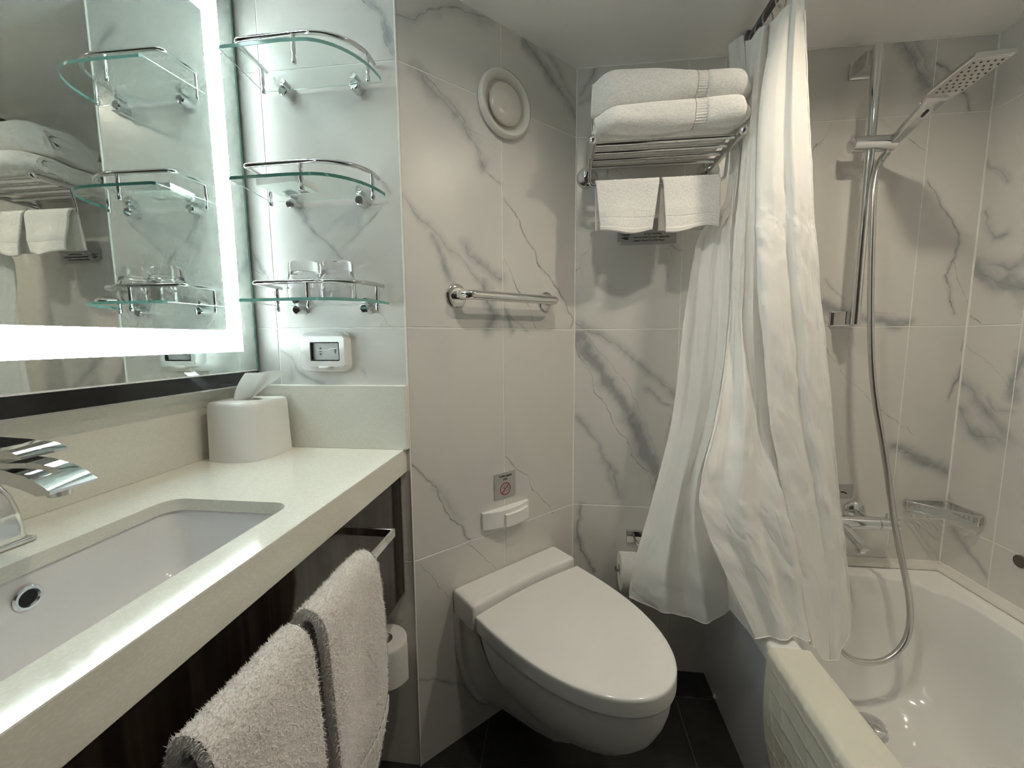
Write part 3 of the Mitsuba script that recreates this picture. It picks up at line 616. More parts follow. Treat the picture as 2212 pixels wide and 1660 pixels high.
def tumbler(x, y, label):
    prof = [(.0, .088), (.026, .088), (.0315, .0865), (.0335, .082), (.0335, .064), (.0345, .055), (.0378, .042), (.0392, .028), (.0388, .014), (.0372, .0012), (.0362, .0004), (.0352, .0014),
            (.0364, .014), (.0368, .028), (.0354, .042), (.0322, .054), (.0300, .062), (.0270, .0655), (.0, .0665)]
    n = 64; a = np.arange(n) * 2 * np.pi / n; v = [(0, 0, prof[0][1])]; f = []
    P = prof[1:-1]
    for r, z in P: v += [(r * math.cos(t), r * math.sin(t), z) for t in a]
    v.append((0, 0, prof[-1][1])); e = len(v) - 1
    for q in range(n): f.append((0, 1 + q, 1 + (q + 1) % n))
    for i in range(len(P) - 1):
        for q in range(n):
            s, t = 1 + i * n + q, 1 + i * n + (q + 1) % n; f += [(s, s + n, t + n), (s, t + n, t)]
    l = 1 + (len(P) - 1) * n
    for q in range(n): f.append((e, l + (q + 1) % n, l + q))
    me = trimesh.Trimesh(v, f, process=False)
    if me.volume < 0: me.invert()
    return solo('drinking_glass', label, 'glass', mv(me, x, y, ZS[2] + .0086), 'glass_clear', smooth=50)
tumbler(-.587, .895, 'clear glass tumbler upside down on the lowest shelf, nearer the mirror')
tumbler(-.507, .895, 'clear glass tumbler upside down on the lowest shelf, farther from the mirror')

# ------------------------------------------------------------------ shaver socket on the end wall
k = thing('wall_socket', 'white wall socket with hinged cover and clear window, above the backsplash', 'socket')
sx, sz = -.5785, 1.1368
o = rrect(.124, .098, .020, 8, sx, sz)
part(k, 'frame', loft([np.c_[o[:, 0], np.full(len(o), y), o[:, 1]] if s == 1 else np.c_[sx + (o[:, 0] - sx) * s, np.full(len(o), y), sz + (o[:, 1] - sz) * s] for y, s in ((-.0, 1), (-.016, 1), (-.021, .975), (-.023, .93))]), 'white_plastic', F_END, smooth=40)
win = sg.box(-.0375, -.023, .0375, .023).buffer(-.003).buffer(.003)
lid = sg.Polygon(rrect(.100, .074, .007, 6)).difference(win)
cx_, cz_ = sx + .0115, sz + .001
lidm = sa.translate(lid, cx_, cz_)
lk = part(k, 'cover', wallprism(lidm, -.0335, -.0235), 'white_plastic', F_END, smooth=False)
part(lk, 'window_seal', wallprism(sa.translate(win.difference(win.buffer(-.0026)), cx_, cz_), -.0325, -.0238), 'black', F_END, smooth=False, label='black seal round the window')
part(k, 'socket_face', wallprism(sa.translate(win.buffer(-.0026), cx_, cz_), -.0255, -.0238), 'socket_grey', F_END, smooth=False, label='grey socket face seen through the window')
marks = [sg.Polygon([(-.018, .0055), (-.012, .0055), (-.0135, .010), (-.0165, .010)]), sg.box(-.0185, -.0010, -.0118, .0012), sg.Polygon([(-.018, -.0040), (-.012, -.0040), (-.0135, -.009), (-.0165, -.009)]),
         sg.Point(.0225, .003).buffer(.0027), sg.Polygon([(.0205, .0015), (.0245, .0015), (.0235, -.0050), (.0215, -.0050)])]
for q in marks: part(k, 'pictogram', wallprism(sa.translate(q, cx_, cz_), -.0262, -.0256), 'grey_ink', F_END, smooth=False, label='dark printed pictogram')
part(k, 'band', wallprism(sa.translate(sg.Polygon([(-.024, .0045), (.0, .0045), (.012, .0085), (.026, .0085), (.026, .0065), (.014, .0065), (.002, .0022), (-.024, .0022)]), cx_, cz_), -.0260, -.0256), 'white_plastic', F_END, smooth=False)
part(k, 'latch', plate(rrect(.026, .006, .0025, 5, cx_ - .004, cz_ - .039), -.036, -.0236, .0015), 'white_plastic', F_END)

# ------------------------------------------------------------------ tissue box
k = thing('tissue_box', 'glossy white tissue box cover with a curved front in the corner of the worktop', 'tissue box')
fr_ = spline([(-.788, .806), (-.760, .7985), (-.725, .7965), (-.695, .803), (-.674, .822), (-.666, .850)], 60)
bq = [(-.790, .925)] + [tuple(q) for q in fr_] + [(-.669, .925)]
bo = np.array(sg.Polygon(bq).buffer(-.007).buffer(.007, quad_segs=12).exterior.coords)[:-1]
bo = resample(np.vstack([bo, bo[:1]]), 241)[:-1]
cb = bo.mean(0)
ringz = lambda s, z: np.c_[cb + (bo - cb) * s, np.full(len(bo), z)]
part(k, 'cover', loft([ringz(1.02, CZ + .0003), ringz(1.0, CZ + .05), ringz(.975, CZ + .118), ringz(.962, CZ + .126), ringz(.935, CZ + .1315), ringz(.88, CZ + .1335)]), 'white_plastic', smooth=60)
slot = sa.translate(sa.scale(sg.Point(0, 0).buffer(1), .036, .016), cb[0], cb[1])
part(k, 'slot', prism(slot, .0008, CZ + .1332), 'satin_metal', smooth=False, label='oval opening on top')
gu, gv = 26, 30
g = np.zeros((gu, gv, 3))
for i in range(gu):
    for j in range(gv):
        s, t = i / (gu - 1), j / (gv - 1)                         # s across, t up
        w = .020 + .026 * t ** .8
        px = cb[0] - .008 + (s - .5) * 2 * w * .55 + .070 * t ** 1.1
        py = cb[1] - .004 + (s - .5) * 2 * w * .75 - .004 * t
        pz = CZ + .128 + .074 * t ** .9 - .012 * abs(s - .45) * t
        fold = .010 * math.sin(s * 7.5 + t * 2.0) * (1 - .3 * t)
        g[i, j] = (px + fold * .4, py - fold, pz + fold * .4)
solo('tissue', 'white paper tissue sticking out of the tissue box', 'tissue', sheet(g, .0004), 'tissue_paper', smooth=True)

# ------------------------------------------------------------------ bar and hand towels on the vanity
k = thing('towel_bar', 'flat chrome towel bar on the dark vanity front', 'towel bar')
part(k, 'bar', rbox(-.3275, -.3215, -.02, .730, .7795, .7955, .001, 8), 'chrome')
for yy in (.730, .02): part(k, 'arm', rbox(-.400, -.3215, yy - .006, yy, .7795, .7955, .001, 8), 'chrome')
def fuzzy(mesh, n, length, rad, seed, lo=None):
    """short fibres standing on the outside of a towel, one mesh"""
    rng = np.random.default_rng(seed); a = mesh.area_faces; pick = rng.choice(len(a), n, p=a / a.sum())
    w = rng.random((n, 2)); fl = w.sum(1) > 1; w[fl] = 1 - w[fl]
    t = mesh.vertices[mesh.faces[pick]]; p = t[:, 0] + (t[:, 1] - t[:, 0]) * w[:, :1] + (t[:, 2] - t[:, 0]) * w[:, 1:]
    nn = mesh.face_normals[pick] + rng.normal(0, .55, (n, 3)); nn /= np.linalg.norm(nn, axis=1, keepdims=True)
    u = np.cross(nn, rng.normal(size=(n, 3))); u /= np.linalg.norm(u, axis=1, keepdims=True); w2 = np.cross(nn, u)
    L = length * (.5 + rng.random((n, 1))); bend = rng.normal(0, .5, (n, 3)) * L
    v = [p + rad * (math.cos(q) * u + math.sin(q) * w2) - nn * .0006 for q in (0, 2.094, 4.189)] + [p + nn * L + bend * .5]
    v = np.stack(v, 1).reshape(-1, 3); i = np.arange(n)[:, None] * 4
    f = np.vstack([i + [0, 1, 3], i + [1, 2, 3], i + [2, 0, 3]]); return trimesh.Trimesh(v, f, process=False)
def vanity_towel(label, ya, yb, z_front, z_back, seed, th=.014, corner=None, band=None):
    k = thing('hand_towel', label, 'towel', group='hand towels on the vanity bar')
    xb = -.3243; top = .8085
    path = [(xb - .024, z_back), (xb - .020, top - .06), (xb - .016, top - .014), (xb - .008, top + .001), (xb + .004, top + .003), (xb + .014, top - .007), (xb + .021, top - .04), (xb + .024, top - .10), (xb + .026, z_front)]
    q = resample(spline(path, 200), 150); nu = 46; g = np.zeros((nu, len(q), 3)); rng = np.random.default_rng(seed); ph = rng.random(4) * 6
    dist = np.r_[0, np.cumsum(np.linalg.norm(np.diff(q, axis=0), axis=1))]; tot = dist[-1]; front = np.clip((dist - dist[60]) / (tot - dist[60]), 0, 1)
    for i in range(nu):
        s = i / (nu - 1); y = ya + (yb - ya) * s
        for j, (x, z) in enumerate(q):
            t = front[j]; yy, xx, zz = y, x, z
            if corner and t > 0:
                cut = corner * max(0.0, s - .55) ** 2 / .2025
                zz = z + cut * t ** 3
            yy += .010 * t * (s - .5) + .004 * t * math.sin(4 * t + ph[0])
            xx += t * (.006 * math.sin(s * 5.5 + ph[1]) + .004 * math.sin(9 * s + 5 * t + ph[2])) - .010 * t * t
            g[i, j] = (xx, yy, zz)
    me = sheet(g, th, .0022, 260, seed)
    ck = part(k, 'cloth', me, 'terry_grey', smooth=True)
    part(ck, 'pile', fuzzy(me, 60000, .0030, .00055, seed), 'terry_pile', smooth=False, kind='stuff', label='short fluffy loops of the towel')
    if band:
        jj = [j for j in range(len(q)) if j > 75 and band[0] < q[j][1] < band[1]]
        gb = g[:, jj[0]:jj[-1] + 1].copy(); nn = np.cross(np.gradient(gb, axis=0), np.gradient(gb, axis=1)); nn /= np.linalg.norm(nn, axis=2, keepdims=True)
        if nn[..., 0].mean() < 0: nn = -nn
        rib = .0011 * np.sin(np.arange(nu) * 2.2)[:, None, None]
        part(ck, 'woven_band', sheet(gb + nn * (th / 2 + .0026 + rib), .002), 'terry_grey', smooth=True, label='flat woven band near the hem')
    return k
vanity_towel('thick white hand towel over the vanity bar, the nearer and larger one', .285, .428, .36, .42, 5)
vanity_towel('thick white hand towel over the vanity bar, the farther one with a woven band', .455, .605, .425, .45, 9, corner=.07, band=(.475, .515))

# spare toilet roll standing on a wall peg under the vanity end
k = thing('roll_peg', 'small dark wall bracket holding the spare toilet roll beside the vanity', 'roll holder')
part(k, 'plate', plate(rrect(.05, .05, .004, 3, -.432, .318), -.006, -.0008, .001), 'chrome', F_END)
part(k, 'arm', tube(fillet([(-.432, -.006, .318), (-.432, -.066, .318), (-.432, -.066, .422)], .01), .006), 'dark_metal', F_END)
k = thing('toilet_roll', 'spare toilet roll standing upright on a peg below the vanity, partly behind the towels', 'toilet roll')
rx, ry, rz = -.432, V - .066, .325
rp = [(.020, 0), (.052, 0), (.0545, .003), (.055, .05), (.0545, .097), (.052, .100), (.020, .100)]
part(k, 'paper', mv(lathe(rp + [rp[0]], 56, False), rx, ry, rz), 'roll_paper', smooth=40)
part(k, 'core', mv(lathe([(.0203, .001), (.0203, .0995)], 40, False), rx, ry, rz), 'card_core', label='dark cardboard core')
fl = np.array([[(rx + (.0555 + .0008 * j) * math.cos(a), ry + (.0555 + .0008 * j) * math.sin(a), rz + .004 + z * .092) for z in np.linspace(0, 1, 6)] for j, a in enumerate(np.linspace(-1.0, -.1, 10))])
part(k, 'loose_sheet', sheet(fl, .0006), 'roll_paper', smooth=True)

# ------------------------------------------------------------------ toilet on the slanted wall
k = thing('toilet', 'white wall-hung toilet with closed oval lid on the slanted wall', 'toilet')
QC = .302
def egg(s, n0=.110, L=.432, hw=.191, m=44, back=.012):
    """outline of the lid from above, in the slanted wall's frame (x, -n)"""
    t = np.sin(np.linspace(0, math.pi / 2, m)); w = hw * np.sqrt(np.clip(1 - t ** 2.6, 0, 1)); n = n0 + L * t
    rightp = np.c_[QC + w, -n]; left = np.c_[QC - w[::-1], -n[::-1]][1:]
    bk = np.array([(QC - hw + 2 * hw * q, -(n0 - back * math.sin(math.pi * q))) for q in np.linspace(0, 1, 14)[1:-1]])
    o = np.vstack([rightp, left, bk]); c = np.array([QC, -(n0 + L * .45)]); return c + (o - c) * s
ez = lambda s, z, **kw: np.c_[egg(s, **kw), np.full(len(egg(s, **kw)), z)]
part(k, 'lid', loft([ez(.985, .4115), ez(.996, .413), ez(1, .417), ez(1, .4465), ez(.996, .4515), ez(.985, .4548), ez(.95, .456), ez(.6, .4568), ez(.2, .457)]), 'porcelain', F_ANG, smooth=50)
bowl_p = [(.965, .409), (.965, .395), (.955, .365), (.925, .335), (.865, .302), (.77, .272), (.64, .250), (.45, .237), (.2, .232)]
def bowl_ring(s, z):
    o = egg(s); d = (.409 - z) / .177; o = o.copy(); c = -(.110 + .432 * .45); k_ = o[:, 1] > c; o[k_, 1] = c + (o[k_, 1] - c) * (1 - .42 * d); o[:, 1] += .006 * d; return np.c_[o, np.full(len(o), z)]
bowl = loft([bowl_ring(s, z) for s, z in bowl_p])
def ushape(hw, zt, zb, n, m=30):
    """U section of the rear body at distance n from the wall"""
    t = np.linspace(0, math.pi, m); x = QC + hw * np.sign(np.cos(t)) * np.abs(np.cos(t)) ** .62; z = zt - (zt - zb) * np.sin(t) ** .9
    return np.c_[x, np.full(m, -n), z]
flange = loft([ushape(.1925, .4035, .060, .0008), ushape(.1925, .4035, .060, .022), ushape(.189, .4035, .066, .028)])
rear = loft([ushape(a, .405, b, n) for n, a, b in ((.0012, .185, .072), (.03, .178, .076), (.08, .158, .084), (.14, .136, .088), (.20, .112, .092), (.25, .086, .100), (.285, .058, .118), (.305, .028, .15))])
try:
    part(k, 'bowl', tm(man(bowl) + man(rear)), 'porcelain', F_ANG, smooth=35)
except Exception:
    part(k, 'bowl', cat(bowl, rear), 'porcelain', F_ANG, smooth=35)
part(k, 'wall_flange', flange, 'porcelain', F_ANG, smooth=35)
dk = np.array([(QC - .193, -.0008), (QC + .193, -.0008), (QC + .193, -.100)] + [(QC + .193 - .386 * q, -(.103 - .011 * math.sin(math.pi * q))) for q in np.linspace(0, 1, 16)[1:-1]] + [(QC - .193, -.100)])
dkp = sg.Polygon(dk)
def dring(off, z, n=140):
    e = np.array(dkp.buffer(-.006 - off).buffer(.006, quad_segs=5).exterior.coords); i = np.argmin(((e[:-1] - [QC - .19, 0]) ** 2).sum(1)); e = np.roll(e[:-1], -i, 0); e = np.vstack([e, e[:1]])
    if not sg.LinearRing(e).is_ccw: e = e[::-1]
    e = resample(e, n + 1)[:-1]; return np.c_[e, np.full(n, z)]
part(k, 'rear_deck', loft([dring(.003, .404), dring(0, .408), dring(0, .466), dring(.0015, .4715), dring(.005, .475), dring(.012, .4765), dring(.03, .477)]), 'porcelain', F_ANG, smooth=50)
part(k, 'hinge_bar', rbox(QC - .16, QC + .16, -.112, -.098, .405, .442, .004), 'porcelain', F_ANG)

k = thing('flush_panel', 'white curved flush plate with a raised push button above the toilet', 'flush button')
def bowed(x0, x1, z0, z1, d0, d1, n=24, yb=-.0005):
    xs = np.linspace(x0, x1, n); c = (x0 + x1) / 2; hw = (x1 - x0) / 2
    f = [(x, -(d0 + (d1 - d0) * (1 - ((x - c) / hw) ** 2))) for x in xs]
    poly = sg.Polygon([(x0, yb)] + f + [(x1, yb)]); rr = poly.buffer(-.0022).buffer(.0022)
    o = np.array(rr.exterior.coords)[:-1]; c2 = o.mean(0)
    rg = lambda s, z: np.c_[c2 + (o - c2) * s, np.full(len(o), z)]
    return loft([rg(.985, z0), rg(1, z0 + .0015), rg(1, z1 - .0015), rg(.985, z1)])
part(k, 'housing', bowed(.2075, .3815, .6165, .6665, .008, .030), 'white_plastic', F_ANG, smooth=40)
btn = np.linspace(.272, .366, 16); yf = lambda x: -(.008 + .022 * (1 - ((x - .2945) / .087) ** 2))
bp = sg.Polygon([(x, yf(x) + .004) for x in btn] + [(x, yf(x) - .009) for x in btn[::-1]])
part(k, 'button', prism(bp, .036, .6185), 'white_plastic', F_ANG, smooth=25)

k = thing('toilet_paper_sign', 'small grey plate reading Toilet paper only with a red prohibition circle, above the flush plate', 'sign')
part(k, 'plate', plate(rrect(.079, .079, .003, 3, .2935, .732), -.0032, -.0006, .0008), 'acrylic', F_ANG)
part(k, 'lettering', text_on('Toilet paper', .0062, .2935, .7575, -.0033, True, bold=True), 'ink', F_ANG, smooth=False)
part(k, 'lettering', text_on('only', .0062, .2935, .7475, -.0033, True, bold=True), 'ink', F_ANG, smooth=False)
c0 = sg.Point(.2935, .7205); circ = c0.buffer(.0190).difference(c0.buffer(.0168)).union(sg.LineString([(.2935 - .0125, .7205 - .0125), (.2935 + .0125, .7205 + .0125)]).buffer(.0011))
part(k, 'prohibition_circle', wallprism(circ, -.0040, -.0033), 'red_ink', F_ANG, smooth=False)
gm = sg.LineString([(.2855, .7275), (.2895, .7300), (.2925, .7270), (.2895, .7235)]).buffer(.0008).union(sg.LineString([(.2865, .7225), (.2920, .7215), (.2935, .7180)]).buffer(.0008)).union(sg.LineString([(.3035, .7265), (.3040, .7170), (.3000, .7135), (.2945, .7125)]).buffer(.0007)).union(sg.Point(.2875, .7135).buffer(.0024).difference(sg.Point(.2875, .7135).buffer(.0014)))
part(k, 'pictogram', wallprism(gm, -.0037, -.0033), 'grey_ink', F_ANG, smooth=False)

k = thing('air_vent', 'round cream air vent with a central disc, high on the slanted wall', 'vent')
vm = np.eye(4); vm[:3, 0] = [1, 0, 0]; vm[:3, 1] = [0, 0, 1]; vm[:3, 2] = [0, -1, 0]; vm[:3, 3] = [.2985, 0, 1.7935]
VF = F_ANG @ vm
part(k, 'ring', lathe([(.082, .0006), (.0855, .010), (.0845, .017), (.0795, .0205), (.0725, .0185), (.064, .008), (.061, .0012)], 72, False), 'vent_white', VF, smooth=50)
part(k, 'well', lathe([(.062, .0006), (.062, .0014)], 60), 'vent_white', VF)
part(k, 'disc', lathe([(.0525, .008), (.0535, .011), (.0525, .0145), (.046, .0185), (.034, .0215), (.018, .0233), (.004, .0238)], 72), 'disc_cream', VF, smooth=50)
part(k, 'stem', lathe([(.008, .001), (.008, .010)], 20), 'vent_white', VF)

k = thing('grab_bar', 'polished steel grab bar on the slanted wall above the toilet', 'grab bar')
gz, g0, g1 = 1.2785, .140, .458
for x in (g0, g1):
    fm = np.eye(4); fm[:3, 1] = [0, 0, 1]; fm[:3, 2] = [0, -1, 0]; fm[:3, 3] = [x, 0, gz]
    part(k, 'flange', lathe([(.030, .0006), (.030, .004), (.027, .007), (.0175, .0085)], 44), 'steel', F_ANG @ fm, smooth=40)
part(k, 'bar', tube(fillet([(g0, -.006, gz), (g0, -.052, gz), (g1, -.052, gz), (g1, -.006, gz)], .030, 10), .0125, 24), 'steel', F_ANG, smooth=60)

# ------------------------------------------------------------------ towel rack and its towels on the back wall
k = thing('towel_rack', 'chrome rack with slatted shelf and hanging bar, high on the back wall', 'towel rack')
xa, xb_, za = .078, .445, 1.675
for x in (xa, xb_):
    fm = np.eye(4); fm[:3, 1] = [0, 0, 1]; fm[:3, 2] = [0, -1, 0]; fm[:3, 3] = [x, 0, za - .004]
    part(k, 'wall_flange', lathe([(.031, .0006), (.031, .005), (.028, .009), (.014, .011)], 44), 'chrome', F_BACK @ fm, smooth=40)
    ak = part(k, 'arm', cyl((x, -.006, za), (x, -.243, za), .0105, 24), 'chrome', F_BACK, smooth=40)
    part(ak, 'arm_cap', mv(hull([(0, 0, 0)], .0115, 24), x, -.244, za), 'chrome', F_BACK, smooth=60)
for y in (-.212, -.164, -.116, -.068):
    part(k, 'slat', cyl((xa, y, za + .001), (xb_, y, za + .001), .0062, 16), 'chrome', F_BACK, smooth=60)
hb = fillet([(xa, -.150, za - .006), (xa, -.136, za - .076), (xb_, -.136, za - .076), (xb_, -.150, za - .006)], .012, 8)
part(k, 'hanging_bar', tube(hb, .0042, 14), 'chrome', F_BACK, smooth=60)

def bath_towel(label, zb, h, x0, x1, yf, seed, bandx, tilt):
    k = thing('bath_towel', label, 'towel', group='bath towels on the rack')
    t = h / 4.0; r = t * .485
    pts = [(-.020, zb + t * 3.5), (yf + h * .42, zb + t * 3.5)] + [(yf + h * .42 - math.sin(a) * h * .375, zb + h / 2 + math.cos(a) * t * 1.5) for a in np.linspace(.2, math.pi - .2, 9)] + [(yf + h * .42, zb + t * .5), (-.030, zb + t * .5)]
    pts += [(-.030 + math.sin(a) * t * .5, zb + t - math.cos(a) * t * .5) for a in np.linspace(.3, math.pi - .3, 5)] + [(-.03, zb + t * 1.5), (yf + h * .75, zb + t * 1.5)]
    pts += [(yf + h * .75 - math.sin(a) * t * .5, zb + 2 * t - math.cos(a) * t * .5) for a in np.linspace(.3, math.pi - .3, 5)] + [(yf + h * .75, zb + t * 2.5), (-.035, zb + t * 2.5)]
    poly = sg.LineString(pts).buffer(r, quad_segs=6)
    poly = sg.Polygon(poly.exterior)
    e = resample(np.array(poly.exterior.coords), 281)[:-1]
    c = e.mean(0); n = 120; xs = np.linspace(x0, x1, n); rings = []
    for i, x in enumerate(xs):
        s = i / (n - 1); endr = min(s, 1 - s) * (x1 - x0); k2 = 1 - .20 * math.exp(-(endr / .024) ** 2)
        inb = 1 / (1 + math.exp((abs(x - bandx) - .0135) / .0016))
        p = c + (e - c) * k2 * (1 - .05 * inb)
        q = np.c_[np.full(len(p), x), p]
        w = np.c_[q[:, 0] * 9, q[:, 1] * 14, q[:, 2] * 14]
        d1, d2 = meshkit.noise(w + seed, seed) - .5, meshkit.noise(w + 31 + seed, seed + 1) - .5
        fr = np.clip((-p[:, 0] - .08) / .15, 0, 1)
        q[:, 1] += .026 * d1 * fr; q[:, 2] += .022 * d2 + tilt * (s - .45) * np.clip((p[:, 1] - zb) / h, 0, 1) * (.4 + .6 * fr)
        q[:, 1] += (.022 * max(0, .14 - s) / .14 + .010 * max(0, s - .93) / .07) * fr
        q[:, 0] += .012 * (meshkit.noise(np.c_[p * 30, np.full(len(p), s > .5)], seed + 5) - .5) * math.exp(-(endr / .03) ** 2)
        q[:, 0] -= .040 * max(0, s - .7) / .3 * (1 - np.clip((-p[:, 0] - .19) / .05, 0, 1)) - .012 * max(0, .2 - s) / .2 * (1 - fr)
        q[:, 2] = np.maximum(q[:, 2], zb + .0005)
        if tilt > 0: q[:, 2] = np.minimum(q[:, 2], zb + h + .0012)
        rings.append(q)
    me = loft(rings, False, False)
    vv, ff = trimesh.creation.triangulate_polygon(sg.Polygon(e), engine='earcut')
    nring = len(e); caps = []
    if len(vv) == nring or len(vv) == nring + 1:
        from scipy.spatial import cKDTree
        idx = cKDTree(e).query(vv)[1]; f = idx[ff]
        me = trimesh.Trimesh(me.vertices, np.vstack([me.faces, f, (n - 1) * nring + f[:, ::-1]]), process=False)
    ck = part(k, 'cloth', me, 'terry', F_BACK, smooth=40)
    # woven band: a slightly proud sleeve on the front with ribs along the towel
    sel = [i for i in range(n) if abs(xs[i] - bandx) < .0135]
    A = np.array([rings[i] for i in sel]); front = np.where(e[:, 0] < yf + h * .55)[0]
    cut = np.where(np.diff(front) > 1)[0]
    if len(cut): front = np.r_[front[cut[0] + 1:], front[:cut[0] + 1]]
    G = A[:, front]; cen = np.array([0, yf + h * .5, zb + h / 2]); out = G - cen; out[..., 0] = 0; out /= np.linalg.norm(out, axis=2, keepdims=True)
    ar = np.r_[0, np.cumsum(np.linalg.norm(np.diff(e[front], axis=0), axis=1))]
    ok = (out[0, :, 1] < .55)
    G, out, ar = G[:, ok], out[:, ok], ar[ok]
    fine = np.linspace(0, len(ar) - 1, 150); ii = np.floor(fine).astype(int).clip(0, len(ar) - 2); fr2 = (fine - ii)[:, None]
    G = G[:, ii] * (1 - fr2) + G[:, ii + 1] * fr2; out = out[:, ii] * (1 - fr2) + out[:, ii + 1] * fr2; ar = np.interp(fine, np.arange(len(ar)), ar)
    rib = (.0016 + .0009 * np.sin(ar * 2 * math.pi / .0062))[None, :, None]
    part(ck, 'woven_band', sheet(G + out * rib, .0008), 'terry_flat', F_BACK, smooth=True, label='flat ribbed woven band')
    return k
bath_towel('folded white bath towel lying on the rack slats, under another one', 1.6868, .068, .083, .466, -.262, 3, .340, .012)
bath_towel('folded white bath towel on top of the stack on the rack', 1.7570, .082, .078, .468, -.254, 7, .343, -.026)

def small_towel(label, xt0, xt1, xf0, xf1, xk0, xk1, z_front, z_back, seed, curl):
    k = thing('hand_towel', label, 'towel', group='small towels hanging from the rack')
    yb, zt = -.136, za - .076 + .0095
    path = [(yb + .030, z_back), (yb + .024, zt - .09), (yb + .013, zt - .02), (yb + .006, zt - .002), (yb - .002, zt + .0005), (yb - .010, zt - .006), (yb - .018, zt - .04), (yb - .026, zt - .10), (yb - .026, z_front)]
    q = resample(spline(path, 200), 130); d = np.r_[0, np.cumsum(np.linalg.norm(np.diff(q, axis=0), axis=1))]; it = int(np.argmax(q[:, 1]))
    nu = 56; g = np.zeros((nu, len(q), 3))
    for j, (y, z) in enumerate(q):
        if j >= it: t = (d[j] - d[it]) / (d[-1] - d[it]); a, b = xt0 + (xf0 - xt0) * t, xt1 + (xf1 - xt1) * t
        else: t = (d[it] - d[j]) / d[it]; a, b = xt0 + (xk0 - xt0) * t, xt1 + (xk1 - xt1) * t
        for i in range(nu):
            s = i / (nu - 1); fr = t if j >= it else -t
            yy = y - max(fr, 0) ** 2 * curl * math.sin(s * math.pi * 1.1 + .2) + .004 * fr * math.sin(s * 8 + seed)
            zz = z + max(fr, 0) ** 4 * (.008 * math.sin(s * 5 + seed))
            g[i, j] = (a + (b - a) * s, yy, zz)
    th = np.full((nu, len(q)), .0058); zrow = q[:, 1]
    bandm = np.array([(j >= it) and (z_front + .038 < zrow[j] < z_front + .056) for j in range(len(q))]); th[:, bandm] = .0040
    ck = part(k, 'cloth', sheet(g, th, .0012, 330, seed), 'terry', F_BACK, smooth=True)
    jj = np.where(bandm)[0]; gb = g[:, jj[0]:jj[-1] + 1]; gb = np.repeat(gb, 4, 0)
    gb = resample(gb.reshape(nu * 4, -1), nu * 4).reshape(nu * 4, -1, 3)
    rib = .0006 * np.sin(np.arange(nu * 4) * 1.25)[:, None, None] * np.array([0, -1, 0]); 
    part(ck, 'woven_band', sheet(gb + np.array([0, -.0026, 0]) + rib, .0006), 'terry_flat', F_BACK, smooth=True, label='flat ribbed band above the hem')
    je = np.where(np.arange(len(q)) >= len(q) - 6)[0]
    part(ck, 'hem', sheet(g[:, je[0]:], .0075, .0012, 200, seed), 'terry_flat', F_BACK, smooth=True, label='stitched white hem')
    return k
small_towel('small white hand towel on the rack bar, the left one with a curled hem', .094, .270, .109, .250, .098, .262, 1.462, 1.480, 2, .016)
small_towel('small white hand towel on the rack bar, the right one beside the shower curtain', .277, .429, .285, .424, .279, .418, 1.462, 1.476, 4, .006)

k = thing('towel_reuse_sign', 'clear plate about towel reuse on the wall behind the hanging hand towels', 'sign')
part(k, 'plate', plate(rrect(.170, .080, .002, 3, .2715, 1.5005), -.0030, -.0006, .0006), 'acrylic', F_BACK)
part(k, 'symbol_card', plate(rrect(.050, .040, .001, 2, .2025, 1.4905), -.0042, -.0031, .0004), 'acrylic_card', F_BACK, label='small grey card with a dark symbol')
for y_, x_, w_ in ((1.491, .2025, .030), (1.485, .203, .020), (1.481, .199, .026), (1.478, .204, .016)):
    part(k, 'symbol', wallprism(sa.scale(sg.Point(x_, y_).buffer(1), w_ / 2, .0014), -.0047, -.0043), 'ink', F_BACK, smooth=False)
for s_, x_, z_ in (('er by reusing', .258, 1.4905), ('would like a towel replaced,', .2285, 1.4805), ('please leave it on the floor', .2240, 1.4705)):
    me = text_on(s_, .0056, 0, z_, -.0031, bold=True); w_ = {'er by reusing': .054, 'would like a towel replaced,': .108, 'please leave it on the floor': .098}[s_]
    me.apply_transform(np.diag([w_ / me.bounds[1][0], 1, 1, 1])); part(k, 'lettering', mv(me, x_), 'ink', F_BACK, smooth=False)

# toilet roll and holder by the toilet
k = thing('roll_holder', 'chrome roll holder with square wall plate on the back wall beside the toilet', 'roll holder')
part(k, 'wall_plate', rbox(.227, .279, -.012, -.0008, .4690, .5125, .002), 'chrome', F_BACK)
part(k, 'arm', tube(fillet([(.253, -.010, .490), (.253, -.066, .490), (.307, -.066, .490), (.307, -.066, .398), (.187, -.066, .398), (.184, -.066, .416)], .008), .0042), 'chrome', F_BACK)
k = thing('toilet_roll', 'toilet roll on the chrome holder beside the toilet, half behind the shower curtain', 'toilet roll')
rm = np.eye(4); rm[:3, 0] = [0, 1, 0]; rm[:3, 1] = [0, 0, 1]; rm[:3, 2] = [1, 0, 0]; rm[:3, 3] = [.197, -.066, .398]
rp2 = [(.0205, 0), (.057, 0), (.0605, .002), (.061, .05), (.0605, .098), (.058, .100), (.0205, .100)]
part(k, 'paper', lathe(rp2 + [rp2[0]], 60, False), 'roll_paper', F_BACK @ rm, smooth=40)
part(k, 'core', lathe([(.0208, .0008), (.0208, .0995)], 40, False), 'card_core', F_BACK @ rm, label='dark cardboard core')

